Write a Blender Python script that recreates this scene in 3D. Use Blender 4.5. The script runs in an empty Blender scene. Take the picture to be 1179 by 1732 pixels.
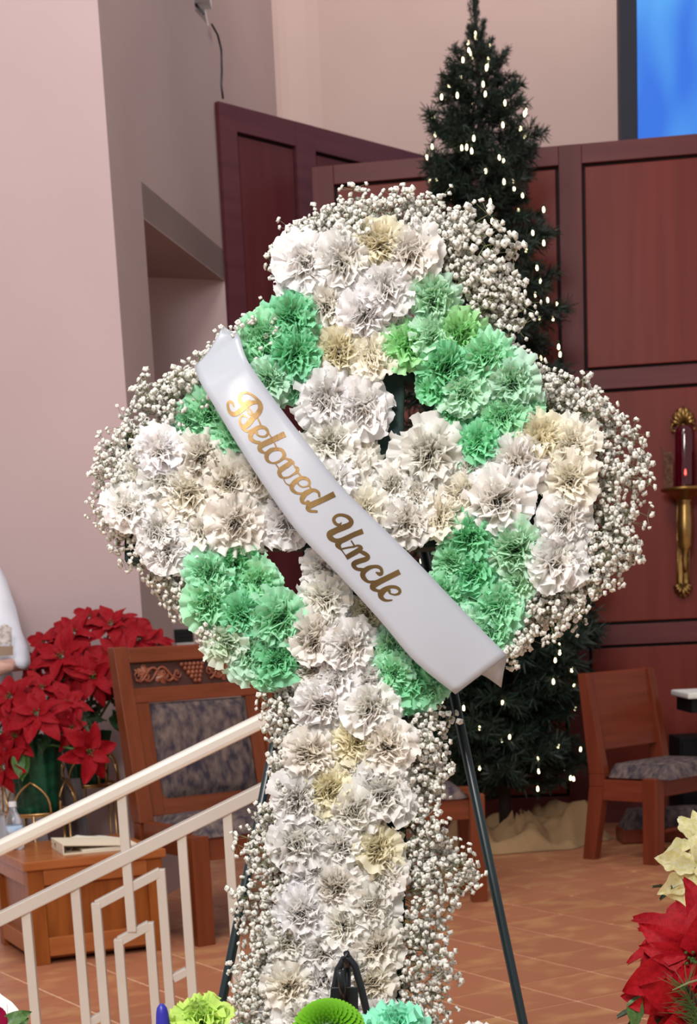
import bpy, math, random
from mathutils import Vector as V, Matrix as M, noise as NZ
random.seed(7)
PI = math.pi
sc = bpy.context.scene
COL = sc.collection

# ------------------------------------------------------------------ camera
W_PX, H_PX = 1179.0, 1732.0
F_PX = 2800.0            # focal length in pixels of the 1179 x 1732 frame (the photo is an off-centre crop)
CAM_H = 1.20             # camera height above the raised sanctuary floor (z = 0)
PITCH = 0.5 * math.asin(2 * F_PX / 13100.0)
ROLL = math.atan(0.048)
YC = 1050.0 + F_PX * math.tan(PITCH) / math.cos(ROLL)   # row of the optical axis
FWD = V((0, math.cos(PITCH), -math.sin(PITCH)))
_r0, _u0 = V((1, 0, 0)), V((0, math.sin(PITCH), math.cos(PITCH)))
RIGHT = _r0 * math.cos(ROLL) - _u0 * math.sin(ROLL)
UP = _u0 * math.cos(ROLL) + _r0 * math.sin(ROLL)
CAM = V((0, 0, CAM_H))
cd = bpy.data.cameras.new('camera')
cam = bpy.data.objects.new('camera', cd)
COL.objects.link(cam)
rot = M((RIGHT, UP, -FWD)).transposed().to_4x4()
cam.matrix_world = M.Translation(CAM) @ rot
cd.sensor_fit = 'VERTICAL'
cd.sensor_height = 36.0
cd.lens = 36.0 * F_PX / H_PX
cd.shift_y = (YC - H_PX / 2) / H_PX
cd.clip_start = 0.05
cd.dof.use_dof = True
cd.dof.focus_distance = 2.36
cd.dof.aperture_fstop = 14.0
sc.camera = cam

# ------------------------------------------------------------------ world, lights, exposure
sc.view_settings.view_transform = 'Standard'
sc.view_settings.look = 'None'
sc.view_settings.gamma = 1.0
sc.view_settings.use_curve_mapping = False
sc.view_settings.exposure = 0.0
wd = bpy.data.worlds.new('church_ambient')
sc.world = wd
wd.use_nodes = True
bgn = wd.node_tree.nodes['Background']
bgn.inputs['Color'].default_value = (1.0, 0.965, 0.965, 1)
bgn.inputs['Strength'].default_value = 0.42


def area(name, loc, target, size, energy, color=(1, 0.965, 0.94)):
    l = bpy.data.lights.new(name, 'AREA')
    l.shape = 'DISK'
    l.size = size
    l.energy = energy
    l.color = color
    o = bpy.data.objects.new(name, l)
    COL.objects.link(o)
    o.location = loc
    o.rotation_euler = (V(target) - V(loc)).to_track_quat('-Z', 'Y').to_euler()
    return o


area('nave_ceiling_light', (-0.9, -0.7, 3.9), (0.0, 2.6, 0.9), 1.5, 215)
area('left_nave_light', (-3.2, 1.0, 6.0), (-1.0, 7.0, 2.0), 2.5, 75)
area('sanctuary_ceiling_light', (-0.1, 4.6, 6.2), (0.2, 7.6, 0.4), 1.5, 125)
area('upper_wall_fill', (1.8, 10.4, 8.2), (1.4, 12.4, 4.6), 1.0, 120, (1, .93, .90))  # fill added to brighten the upper wall, stands for no visible lamp


# ------------------------------------------------------------------ pixel helpers (real depth is always given)
def ray(x, y):
    return RIGHT * ((x - 589.5) / F_PX) - UP * ((y - YC) / F_PX) + FWD


def at(x, y, Y):
    d = ray(x, y)
    return CAM + d * (Y / d.y)


def fl(x, y, z=0.0):
    d = ray(x, y)
    return CAM + d * ((z - CAM_H) / d.z)


def onplane(x, y, P, n):
    d = ray(x, y)
    return CAM + d * ((P - CAM).dot(n) / d.dot(n))


# ------------------------------------------------------------------ mesh helpers
class MB:
    def __init__(s):
        s.v, s.f, s.m, s.tone = [], [], [], []

    def add(s, vs, fs, mi=0, tone=None):
        b = len(s.v)
        s.v += [tuple(p) for p in vs]
        s.tone += list(tone) if tone is not None else [1.0] * len(vs)
        s.f += [tuple(i + b for i in f) for f in fs]
        s.m += [mi] * len(fs)

    def box(s, c, size, mat=None, mi=0):
        hx, hy, hz = size[0] / 2, size[1] / 2, size[2] / 2
        vs = [V((x * hx, y * hy, z * hz)) for z in (-1, 1) for y in (-1, 1) for x in (-1, 1)]
        if mat is not None:
            vs = [mat @ p for p in vs]
        vs = [p + V(c) for p in vs]
        s.add(vs, [(0, 2, 3, 1), (4, 5, 7, 6), (0, 1, 5, 4), (2, 6, 7, 3), (0, 4, 6, 2), (1, 3, 7, 5)], mi)

    def bar(s, a, b, w, h, up=(0, 0, 1), mi=0):
        """square-section bar from a to b; w across, h along up"""
        a, b = V(a), V(b)
        d = (b - a).normalized()
        u = V(up)
        x = d.cross(u)
        if x.length < 1e-4:
            x = d.cross(V((0, 1, 0)))
        x.normalize()
        u = x.cross(d).normalized()
        vs = [p + x * (i * w / 2) + u * (j * h / 2) for p in (a, b) for j in (-1, 1) for i in (-1, 1)]
        s.add(vs, [(0, 2, 3, 1), (4, 5, 7, 6), (0, 1, 5, 4), (2, 6, 7, 3), (0, 4, 6, 2), (1, 3, 7, 5)], mi)

    def tube(s, pts, r, n=8, mi=0, caps=True, tone=None):
        pts = [V(p) for p in pts]
        rs = r if isinstance(r, (list, tuple)) else [r] * len(pts)
        vs, fs = [], []
        ref = V((0.13, 0.31, 0.94))
        for i, p in enumerate(pts):
            d = (pts[min(i + 1, len(pts) - 1)] - pts[max(i - 1, 0)]).normalized()
            x = d.cross(ref)
            if x.length < 1e-3:
                x = d.cross(V((1, 0, 0)))
            x.normalize()
            y = d.cross(x)
            for k in range(n):
                a = 2 * PI * k / n
                vs.append(p + (x * math.cos(a) + y * math.sin(a)) * rs[i])
        for i in range(len(pts) - 1):
            for k in range(n):
                k2 = (k + 1) % n
                fs.append((i * n + k, i * n + k2, (i + 1) * n + k2, (i + 1) * n + k))
        if caps:
            fs.append(tuple(range(n))[::-1])
            fs.append(tuple((len(pts) - 1) * n + k for k in range(n)))
        s.add(vs, fs, mi, None if tone is None else [tone] * len(vs))

    def lathe(s, prof, c=(0, 0, 0), n=24, mi=0, sx=1.0, sy=1.0):
        c = V(c)
        vs, fs = [], []
        for r, z in prof:
            for k in range(n):
                a = 2 * PI * k / n
                vs.append(c + V((r * sx * math.cos(a), r * sy * math.sin(a), z)))
        for i in range(len(prof) - 1):
            for k in range(n):
                k2 = (k + 1) % n
                fs.append((i * n + k, i * n + k2, (i + 1) * n + k2, (i + 1) * n + k))
        if prof[0][0] > 1e-5:
            fs.append(tuple(range(n))[::-1])
        if prof[-1][0] > 1e-5:
            fs.append(tuple((len(prof) - 1) * n + k for k in range(n)))
        s.add(vs, fs, mi)

    def ball(s, c, r, mi=0, n=8, sz=1.0):
        m = max(3, n // 2)
        s.lathe([(r * math.sin(PI * i / m) + 1e-6, -r * sz * math.cos(PI * i / m)) for i in range(m + 1)], c, n, mi)

    def prism(s, poly, d, mi=0):
        """polygon of 3-D points extruded by vector d"""
        n = len(poly)
        vs = [V(p) for p in poly] + [V(p) + V(d) for p in poly]
        fs = [tuple(range(n)), tuple(range(n, 2 * n))[::-1]]
        fs += [(i, i + n, (i + 1) % n + n, (i + 1) % n)[::-1] for i in range(n)]
        s.add(vs, fs, mi)

    def grid(s, rows, mi=0, tone=None):
        nr, nc = len(rows), len(rows[0])
        vs = [p for r in rows for p in r]
        fs = [(i * nc + j, i * nc + j + 1, (i + 1) * nc + j + 1, (i + 1) * nc + j) for i in range(nr - 1) for j in range(nc - 1)]
        s.add(vs, fs, mi, tone)

    def mesh(s, name, mats, smooth=False):
        me = bpy.data.meshes.new(name)
        me.from_pydata(s.v, [], s.f)
        for m in mats if isinstance(mats, (list, tuple)) else [mats]:
            me.materials.append(m)
        if any(s.m):
            me.polygons.foreach_set('material_index', s.m)
        if smooth:
            me.polygons.foreach_set('use_smooth', [True] * len(s.f))
        a = me.attributes.new('tone', 'FLOAT', 'POINT')
        a.data.foreach_set('value', s.tone)
        me.update()
        return me


def link(name, data, parent=None, mw=None):
    o = bpy.data.objects.new(name, data)
    COL.objects.link(o)
    if parent is not None:
        o.parent = parent
    if mw is not None:
        o.matrix_basis = mw
    return o


def obj(name, mb, mats, parent=None, smooth=False, bevel=0.0, mw=None, fixn=True):
    me = mb.mesh(name, mats, smooth)
    if fixn and not smooth:
        import bmesh
        bm = bmesh.new(); bm.from_mesh(me)
        bmesh.ops.recalc_face_normals(bm, faces=bm.faces)
        bm.to_mesh(me); bm.free()
    o = link(name, me, parent, mw)
    if parent is not None and mw is None:
        o.matrix_basis = base_inv(parent)
    if bevel > 0:
        b = o.modifiers.new('bevel', 'BEVEL')
        b.width = bevel; b.segments = 2; b.limit_method = 'ANGLE'
    return o


ORIG = {}


def base_inv(p):
    """parts are modelled in world coordinates: undo the parents' own placement"""
    m = M.Identity(4)
    while p is not None:
        m = p.matrix_basis @ m
        p = p.parent
    return m.inverted()


def thing(name, label, cat, loc=(0, 0, 0), rz=0.0, group=None):
    o = bpy.data.objects.new(name, None)
    COL.objects.link(o)
    o.empty_display_size = 0.1
    o.matrix_basis = M.Translation(V(loc)) @ M.Rotation(rz, 4, 'Z')
    return tag(o, label, cat, group)


def tag(o, label, cat, group=None):
    o['label'] = label
    o['category'] = cat
    if group:
        o['group'] = group
    return o


def struct(o, label=None):
    o['kind'] = 'structure'
    if label:
        o['label'] = label
    return o


# ------------------------------------------------------------------ materials
def mat(name, col, rough=0.6, col2=None, scale=8.0, stretch=(1, 1, 1), detail=4, bump=0.0, bscale=None, metal=0.0,
        spec=0.5, contrast=(0.35, 0.65), emit=None, trans=0.0, vary=0.0):
    m = bpy.data.materials.new(name)
    m.use_nodes = True
    nt = m.node_tree
    b = nt.nodes['Principled BSDF']
    b.inputs['Base Color'].default_value = (*col, 1)
    b.inputs['Roughness'].default_value = rough
    b.inputs['Metallic'].default_value = metal
    b.inputs['Specular IOR Level'].default_value = spec
    if trans:
        b.inputs['Transmission Weight'].default_value = trans
    if emit:
        b.inputs['Emission Color'].default_value = (*emit[0], 1)
        b.inputs['Emission Strength'].default_value = emit[1]
    if col2 is not None or bump:
        tc = nt.nodes.new('ShaderNodeTexCoord')
        mp = nt.nodes.new('ShaderNodeMapping')
        mp.inputs['Scale'].default_value = stretch
        nt.links.new(tc.outputs['Object'], mp.inputs['Vector'])
        n = nt.nodes.new('ShaderNodeTexNoise')
        n.inputs['Scale'].default_value = scale
        n.inputs['Detail'].default_value = detail
        if vary:                             # every copy gets its own patch of the pattern
            oi0 = nt.nodes.new('ShaderNodeObjectInfo')
            mu = nt.nodes.new('ShaderNodeMath'); mu.operation = 'MULTIPLY'; mu.inputs[1].default_value = 40.0
            nt.links.new(oi0.outputs['Random'], mu.inputs[0])
            nt.links.new(mu.outputs[0], mp.inputs['Location'])
        nt.links.new(mp.outputs[0], n.inputs['Vector'])
        if col2 is not None:
            r = nt.nodes.new('ShaderNodeValToRGB')
            r.color_ramp.elements[0].position = contrast[0]
            r.color_ramp.elements[1].position = contrast[1]
            r.color_ramp.elements[0].color = (*col, 1)
            r.color_ramp.elements[1].color = (*col2, 1)
            nt.links.new(n.outputs['Fac'], r.inputs['Fac'])
            out = r.outputs['Color']
            if vary:
                oi = nt.nodes.new('ShaderNodeObjectInfo')
                hs = nt.nodes.new('ShaderNodeHueSaturation')
                mr = nt.nodes.new('ShaderNodeMapRange')
                mr.inputs['To Min'].default_value = 1 - vary
                mr.inputs['To Max'].default_value = 1 + vary
                nt.links.new(oi.outputs['Random'], mr.inputs['Value'])
                nt.links.new(mr.outputs[0], hs.inputs['Value'])
                nt.links.new(out, hs.inputs['Color'])
                out = hs.outputs['Color']
            nt.links.new(out, b.inputs['Base Color'])
        if bump:
            bp = nt.nodes.new('ShaderNodeBump')
            bp.inputs['Strength'].default_value = bump
            bp.inputs['Distance'].default_value = 0.01
            if bscale:
                n2 = nt.nodes.new('ShaderNodeTexNoise')
                n2.inputs['Scale'].default_value = bscale
                n2.inputs['Detail'].default_value = 3
                nt.links.new(mp.outputs[0], n2.inputs['Vector'])
                nt.links.new(n2.outputs['Fac'], bp.inputs['Height'])
            else:
                nt.links.new(n.outputs['Fac'], bp.inputs['Height'])
            nt.links.new(bp.outputs[0], b.inputs['Normal'])
    return m


def petal_mat(name, base, transl=0.28, rough=0.7, lo=0.0, hi=0.75):
    """petal colour = mix(base colour at the petal's foot, object colour at its rim)"""
    m = bpy.data.materials.new(name)
    m.use_nodes = True
    nt = m.node_tree
    b = nt.nodes['Principled BSDF']
    b.inputs['Roughness'].default_value = rough
    b.inputs['Specular IOR Level'].default_value = 0.2
    at_ = nt.nodes.new('ShaderNodeAttribute'); at_.attribute_name = 'tone'
    mr = nt.nodes.new('ShaderNodeMapRange')
    mr.inputs['From Min'].default_value = lo
    mr.inputs['From Max'].default_value = hi
    nt.links.new(at_.outputs['Fac'], mr.inputs['Value'])
    oi = nt.nodes.new('ShaderNodeObjectInfo')
    mx = nt.nodes.new('ShaderNodeMix'); mx.data_type = 'RGBA'
    nt.links.new(mr.outputs[0], mx.inputs['Factor'])
    mul = nt.nodes.new('ShaderNodeMix'); mul.data_type = 'RGBA'; mul.blend_type = 'MULTIPLY'
    mul.inputs['Factor'].default_value = 1.0
    mul.inputs['B'].default_value = (*base, 1)
    nt.links.new(oi.outputs['Color'], mul.inputs['A'])
    nt.links.new(mul.outputs['Result'], mx.inputs['A'])
    nt.links.new(oi.outputs['Color'], mx.inputs['B'])
    nt.links.new(mx.outputs['Result'], b.inputs['Base Color'])
    tr = nt.nodes.new('ShaderNodeBsdfTranslucent')
    nt.links.new(mx.outputs['Result'], tr.inputs['Color'])
    ms = nt.nodes.new('ShaderNodeMixShader')
    ms.inputs['Fac'].default_value = transl
    nt.links.new(b.outputs[0], ms.inputs[1])
    nt.links.new(tr.outputs[0], ms.inputs[2])
    nt.links.new(ms.outputs[0], nt.nodes['Material Output'].inputs['Surface'])
    return m


def lin(r, g, b):
    f = lambda c: (c / 255 / 12.92) if c / 255 <= 0.04045 else ((c / 255 + 0.055) / 1.055) ** 2.4
    return (f(r), f(g), f(b))


def wood(name, d, l, stretch, rough=0.35, scale=3.0, contrast=(0.3, 0.7)):
    return mat(name, d, rough, l, scale, stretch, 6, bump=0.05, contrast=contrast, spec=0.22)


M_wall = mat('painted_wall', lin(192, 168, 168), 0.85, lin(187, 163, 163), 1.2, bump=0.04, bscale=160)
M_wallshade = mat('painted_wall_shaded', lin(168, 145, 142), 0.85, lin(161, 138, 135), 1.2, bump=0.04, bscale=160)  # wall paint darkened to carry the shade on faces turned from the light
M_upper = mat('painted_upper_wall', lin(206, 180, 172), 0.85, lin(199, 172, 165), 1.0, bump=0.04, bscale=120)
M_mahv = wood('mahogany_upright_grain', lin(88, 39, 40), lin(101, 47, 45), (6, 6, 0.5), 0.4)
M_mahh = wood('mahogany_level_grain', lin(93, 43, 45), lin(106, 53, 52), (0.6, 0.6, 7), 0.4)
M_mahp = wood('mahogany_panel', lin(106, 35, 27), lin(121, 46, 35), (5, 5, 0.35), 0.38)
M_wineh = wood('wine_stained_board', lin(84, 42, 50), lin(96, 52, 58), (0.6, 0.6, 7), 0.42)
M_winep = wood('wine_stained_panel', lin(82, 34, 38), lin(94, 42, 44), (5, 5, 0.3), 0.4)
M_dark = mat('dark_recess', (0.008, 0.004, 0.005), 0.8)
M_tile = mat('terracotta_tile', lin(170, 108, 78), 0.42, lin(204, 156, 104), 6.0, (1, 1.4, 1), 9, bump=0.03, contrast=(0.50, 0.85), vary=0.05, spec=0.4)
M_grout = mat('pale_grout', lin(228, 186, 152), 0.85, lin(216, 172, 138), 30)
M_oakv = wood('oak_upright', lin(103, 49, 27), lin(124, 63, 36), (7, 7, 0.7), 0.3)
M_oakh = wood('oak_level', lin(105, 50, 29), lin(126, 64, 38), (1, 1, 9), 0.3)
M_golden = wood('golden_oak', lin(122, 62, 24), lin(156, 88, 38), (9, 9, 1.0), 0.32, contrast=(0.3, 0.72))
M_goldent = wood('golden_oak_top', lin(150, 84, 42), lin(172, 102, 56), (1.2, 8, 8), 0.28)
M_cherry = wood('cherry_upright', lin(103, 44, 27), lin(120, 55, 34), (7, 7, 0.6), 0.3)
M_cherryh = wood('cherry_level', lin(108, 47, 30), lin(126, 58, 38), (0.7, 0.7, 8), 0.32)
M_carve = mat('carved_wood', lin(116, 56, 34), 0.35, lin(146, 80, 52), 30)
M_carvebg = mat('carved_ground', lin(66, 30, 18), 0.6)
M_cream = mat('cream_enamel', lin(220, 214, 204), 0.35, lin(214, 207, 196), 4, spec=0.5)
M_cream2 = mat('cream_enamel_balusters', lin(196, 188, 178), 0.4, lin(190, 181, 171), 4)
M_black = mat('black_steel', (0.008, 0.010, 0.014), 0.35, spec=0.5)
M_easel = mat('dark_green_enamel', lin(18, 34, 38), 0.35, spec=0.6)
M_foam = mat('dark_green_foam', lin(16, 38, 36), 0.85, lin(26, 50, 44), 60, bump=0.2)
M_gyp = mat('gypsophila_white', lin(222, 220, 214), 0.8, lin(206, 204, 192), 120, spec=0.15)
M_gypstem = mat('gypsophila_stem', lin(120, 124, 84), 0.7)
M_stem = mat('green_stem', lin(60, 96, 40), 0.6, lin(84, 124, 58), 20)
M_white = petal_mat('carnation_white', (0.98, 0.94, 0.84), 0.45, lo=0.05, hi=0.8)
M_green = petal_mat('carnation_green', (0.86, 1.0, 0.74), 0.38, lo=0.05, hi=0.9)
M_mint = petal_mat('carnation_mint', (0.8, 0.9, 0.85), 0.3)
M_mum = petal_mat('mum_green', (0.28, 0.5, 0.2), 0.2, lo=0.0, hi=0.9)
M_rose = petal_mat('rose_white', (0.92, 0.92, 0.85), 0.3)
M_red = mat('poinsettia_red', lin(130, 7, 20), 0.6, lin(152, 14, 27), 14, bump=0.15, bscale=40, spec=0.15)
M_red2 = mat('poinsettia_crimson', lin(142, 9, 23), 0.5, lin(166, 18, 30), 14, bump=0.2, bscale=60, spec=0.15)
M_yel = mat('poinsettia_cream', lin(248, 243, 204), 0.55, lin(234, 222, 142), 12, bump=0.15, bscale=50, spec=0.3)
M_leaf = mat('dark_leaf', lin(26, 44, 24), 0.5, lin(44, 70, 34), 12)
M_leafl = mat('fresh_leaf', lin(52, 84, 36), 0.5, lin(76, 110, 50), 12)
M_needle = mat('fir_needles', lin(17, 32, 23), 0.6, lin(28, 46, 32), 6, vary=0.25)
M_bark = mat('dark_bark', lin(40, 28, 22), 0.9)
M_bulb = mat('warm_light_bulb', (1, 0.9, 0.6), 0.4, emit=((1.0, 0.86, 0.52), 7.0))
M_socket = mat('bulb_socket', lin(20, 50, 24), 0.5)
M_burlap = mat('burlap', lin(168, 134, 96), 0.95, lin(150, 118, 84), 6, bump=0.4, bscale=220)
M_foil = mat('green_foil', lin(14, 84, 58), 0.32, lin(8, 52, 38), 9, (1, 1, 2), bump=0.5, bscale=16, metal=0.35)
M_brass = mat('aged_brass', lin(176, 140, 84), 0.32, lin(130, 98, 56), 10, metal=0.9)
M_brassw = mat('brass_wire', lin(190, 150, 100), 0.3, metal=0.9)
M_redglass = mat('ruby_glass', lin(72, 2, 18), 0.10, spec=0.8)
M_flame = mat('candle_flame', (1, 0.2, 0.15), 0.5, emit=((1.0, 0.08, 0.06), 3.0))
M_shard = mat('etched_bronze_glass', lin(150, 112, 92), 0.4, lin(96, 66, 56), 60, metal=0.3)
M_fabric = mat('blue_brown_brocade', lin(60, 53, 62), 0.9, lin(118, 101, 94), 34, (1, 1, 0.55), 10, bump=0.15, contrast=(0.36, 0.68), spec=0.1)
M_tvframe = mat('screen_frame', lin(26, 26, 44), 0.5)
M_binder = mat('cream_binder', lin(232, 218, 192), 0.6)
M_page = mat('paper', lin(238, 232, 216), 0.8)
M_ink = mat('brown_ink', lin(120, 70, 50), 0.7)
M_steel = mat('polished_steel', lin(170, 170, 176), 0.25, metal=0.9)
M_plastic = mat('clear_plastic', lin(226, 232, 240), 0.05, spec=0.6, trans=0.92)
M_water = mat('water', lin(220, 230, 240), 0.02, trans=1.0)
M_cap = mat('white_cap', lin(225, 225, 228), 0.5)
M_bottlelabel = mat('bottle_label', lin(196, 210, 226), 0.5, lin(150, 176, 206), 40)
M_robe = mat('white_robe', lin(232, 234, 242), 0.8, lin(214, 216, 228), 3, bump=0.15, bscale=6)
M_lace = mat('lace', lin(214, 208, 204), 0.85, lin(176, 170, 166), 60, bump=0.6, contrast=(0.45, 0.55))
M_skin = mat('skin', lin(206, 160, 146), 0.55, lin(214, 172, 158), 10)
M_hair = mat('dark_hair', lin(44, 32, 28), 0.7)
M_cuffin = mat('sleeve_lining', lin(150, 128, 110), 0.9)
M_cloth = mat('grey_cloth', lin(120, 112, 112), 0.9, lin(96, 88, 90), 4)
M_whitecloth = mat('white_table_cloth', lin(220, 218, 214), 0.8)
M_blackbox = mat('black_cabinet', (0.005, 0.005, 0.006), 0.7, spec=0.2)
M_gold = mat('gold_foil', lin(120, 94, 56), 0.34, metal=0.8, col2=lin(92, 70, 44), scale=7)
M_blue = mat('blue_plastic', lin(40, 38, 150), 0.4)
M_vent = mat('black_vent', (0.006, 0.007, 0.010), 0.5)

m = M_rib = bpy.data.materials.new('satin_ribbon')
m.use_nodes = True
b_ = m.node_tree.nodes['Principled BSDF']
b_.inputs['Base Color'].default_value = (*lin(196, 199, 208), 1)
b_.inputs['Roughness'].default_value = 0.30
b_.inputs['Specular IOR Level'].default_value = 0.45
tr_ = m.node_tree.nodes.new('ShaderNodeBsdfTranslucent'); tr_.inputs['Color'].default_value = (0.75, 0.76, 0.78, 1)
mx_ = m.node_tree.nodes.new('ShaderNodeMixShader'); mx_.inputs['Fac'].default_value = 0.35
m.node_tree.links.new(b_.outputs[0], mx_.inputs[1]); m.node_tree.links.new(tr_.outputs[0], mx_.inputs[2])
m.node_tree.links.new(mx_.outputs[0], m.node_tree.nodes['Material Output'].inputs['Surface'])

# the screen gives off a blue picture with soft diagonal rays
m = M_screen = bpy.data.materials.new('blue_screen_picture')
m.use_nodes = True
nt = m.node_tree
b_ = nt.nodes['Principled BSDF']
b_.inputs['Base Color'].default_value = (0.01, 0.01, 0.02, 1)
tc = nt.nodes.new('ShaderNodeTexCoord'); mp = nt.nodes.new('ShaderNodeMapping')
mp.inputs['Rotation'].default_value = (0, 0.5, 0); mp.inputs['Scale'].default_value = (2.0, 1, 0.7)
ns = nt.nodes.new('ShaderNodeTexNoise'); ns.inputs['Scale'].default_value = 1.8; ns.inputs['Detail'].default_value = 1
rp = nt.nodes.new('ShaderNodeValToRGB')
rp.color_ramp.elements[0].color = (*lin(40, 118, 235), 1); rp.color_ramp.elements[0].position = 0.35
rp.color_ramp.elements[1].color = (*lin(86, 176, 255), 1); rp.color_ramp.elements[1].position = 0.65
nt.links.new(tc.outputs['Object'], mp.inputs['Vector']); nt.links.new(mp.outputs[0], ns.inputs['Vector'])
nt.links.new(ns.outputs['Fac'], rp.inputs['Fac']); nt.links.new(rp.outputs[0], b_.inputs['Emission Color'])
b_.inputs['Emission Strength'].default_value = 0.9

# ================================================================== SETTING
STAGE_EDGE = 4.36
NAVE = -0.45
# --- raised floor with diagonal tiles
mb = MB()
mb.box((0.4, (STAGE_EDGE + 13.0) / 2, -0.0562), (9.0, 13.0 - STAGE_EDGE, 0.11))
floor = struct(obj('floor', mb, M_grout), 'raised terracotta tiled sanctuary floor')
TS, TA = 0.31, math.radians(31)
ta, tb = V((math.cos(TA), math.sin(TA), 0)), V((-math.sin(TA), math.cos(TA), 0))
mb = MB()
mb.box((0, 0, -0.0035), (TS - 0.010, TS - 0.010, 0.009))
tile_me = mb.mesh('tile', M_tile)
T0 = fl(870, 1531)
cand = []
for i in range(-40, 41):
    for j in range(-40, 41):
        c = T0 + ta * ((i + 0.5) * TS) + tb * ((j + 0.5) * TS)
        lim = 0.215 * c.y + 0.30
        if STAGE_EDGE + 0.17 < c.y < 9.9 and -lim < c.x < lim + 0.15:
            cand.append((c.y, c))
cand.sort(key=lambda q: q[0])
for k, (_, c) in enumerate(cand[:296]):
    o = link('tile', tile_me, floor, M.Translation(V((c.x, c.y, 0.0))) @ M.Rotation(TA, 4, 'Z'))
floor_n = len(cand)
if floor_n > 296:
    mb = MB()
    for _, c in cand[296:]:
        mb.box((c.x, c.y, -0.0035), (TS - 0.010, TS - 0.010, 0.009), M.Rotation(TA, 3, 'Z'))
    o = obj('tile', mb, M_tile, floor); o['kind'] = 'stuff'
# --- steps down to the nave
mb = MB(); mb.box((0.4, STAGE_EDGE - 0.15, -0.225), (9.0, 0.30, 0.15 * 1.0))
struct(obj('floor_step', mb, M_grout, bevel=0.01), 'upper step below the sanctuary')
mb = MB(); mb.box((0.4, STAGE_EDGE - 0.30, -0.375), (9.0, 0.62, 0.15))
struct(obj('floor_step', mb, M_grout, bevel=0.01), 'lower step below the sanctuary')
mb = MB(); mb.box((0.4, 1.4, NAVE - 0.05), (9.0, 8.0, 0.1))
struct(obj('floor_nave', mb, M_grout), 'lower nave floor')

# --- return wall with the alcove, pink wall at its near corner
zt_left = 3.86
LP = fl(365, 172, zt_left)                       # top left corner of the far left panelling
ld = (fl(700, 260, zt_left) - LP); ld.z = 0; ld.normalize()
ln = V((ld.y, -ld.x, 0))                         # faces the camera
y_n = 8.1
hn = at(243, 370, y_n)
hf = fl(380, 475, hn.z)
for _ in range(30):                               # slide the header until its far end meets the panelling
    hn = at(243, 370, y_n); hf = fl(380, 475, hn.z)
    y_n += (LP.y - hf.y) * 0.5
rd = (hf - hn); rd.z = 0; rd.normalize()
rn = V((rd.y, -rd.x, 0))                          # faces right
P = onplane(200, 500, hn, rn)
corner = V((P.x, P.y, 0)) if False else None
c0 = onplane(165, 0, hn, rn); c0.z = 0
CX, CY = c0.x, c0.y
mb = MB()
mb.prism([V((CX - 3.2, CY, 0)), V((CX, CY, 0)), V((CX, CY, 7)), V((CX - 3.2, CY, 7))], V((0, 0.2, 0)))
struct(obj('wall_left', mb, M_wall), 'pink painted wall')
th = V((-rn.x, -rn.y, 0)) * 0.03
def Q(px, py): return onplane(px, py, hn, rn)
e = Q(365, 172); ex = V((e.x, e.y, 0)); hn0 = V((hn.x, hn.y, 0))
zA = Q(352, 42).z; zB = Q(330, 18).z; pB = Q(330, 18)
mb = MB()
mb.prism([V((CX, CY, 0)), hn0, hn0 + V((0, 0, hn.z)), V((hf.x, hf.y, hn.z)), V((ex.x, ex.y, hn.z)), V((ex.x, ex.y, zA)),
          V((pB.x, pB.y, zB)), V((pB.x, pB.y, 7)), V((CX, CY, 7))], th)
struct(obj('wall_return', mb, M_wallshade), 'return wall with an alcove opening, shade put into its colour')
# alcove ceiling and back wall
al = fl(248, 470, hn.z)
bd = (hf - al); bd.z = 0; bd.normalize()
a0, a1 = hf - bd * 1.6, V((hf.x, hf.y, hn.z))
hk = min(1.0, (a0.y - CY - 0.22) / max(.01, (hf - hn).y))
hq = a0 - (hf - hn) * hk; hq.z = hn.z
mb = MB(); mb.prism([V((hn.x, hn.y, hn.z + .004)), V((hf.x, hf.y, hn.z + .004)), V((a0.x, a0.y, hn.z + .004)), hq + V((0, 0, .004))], V((0, 0, 0.15)))
struct(obj('ceiling_alcove', mb, M_wallshade), 'soffit of the alcove')
bn = V((-bd.y, bd.x, 0)) * 0.15
mb = MB(); mb.prism([V((a0.x, a0.y, 0)), V((hf.x, hf.y, 0)), V((hf.x, hf.y, hn.z + 0.1)), V((a0.x, a0.y, hn.z + 0.1))], bn)
struct(obj('wall_alcove', mb, M_wall), 'back wall of the alcove')
# dark wall vent low in the alcove
vp0 = onplane(294, 1065, V((hf.x, hf.y, 0)), bn.normalized()); vp1 = onplane(325, 1086, V((hf.x, hf.y, 0)), bn.normalized())
vz0, vz1 = vp1.z, vp0.z
t = thing('wall_vent', 'small black wall vent with a pale sill above the carved chair', 'vent', V((vp0.x, vp0.y, vz0)) - bn * 0.05)
mb = MB(); mb.prism([V((vp0.x, vp0.y, vz0)), V((vp1.x, vp1.y, vz0)), V((vp1.x, vp1.y, vz1)), V((vp0.x, vp0.y, vz1))], -bn * 0.15)
obj('grille', mb, M_vent, t)
for k in range(3):
    z = vz0 + (vz1 - vz0) * (k + 0.6) / 3.4
    mb = MB(); mb.bar(V((vp0.x, vp0.y, z)) - bn * 0.17, V((vp1.x, vp1.y, z)) - bn * 0.17, 0.01, 0.004)
    obj('slat', mb, M_black, t)
mb = MB(); mb.prism([V((vp0.x, vp0.y, vz0 - 0.022)), V((vp1.x, vp1.y, vz0 - 0.022)), V((vp1.x, vp1.y, vz0)), V((vp0.x, vp0.y, vz0))], -bn * 0.25)
obj('sill', mb, M_whitecloth, t)


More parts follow.
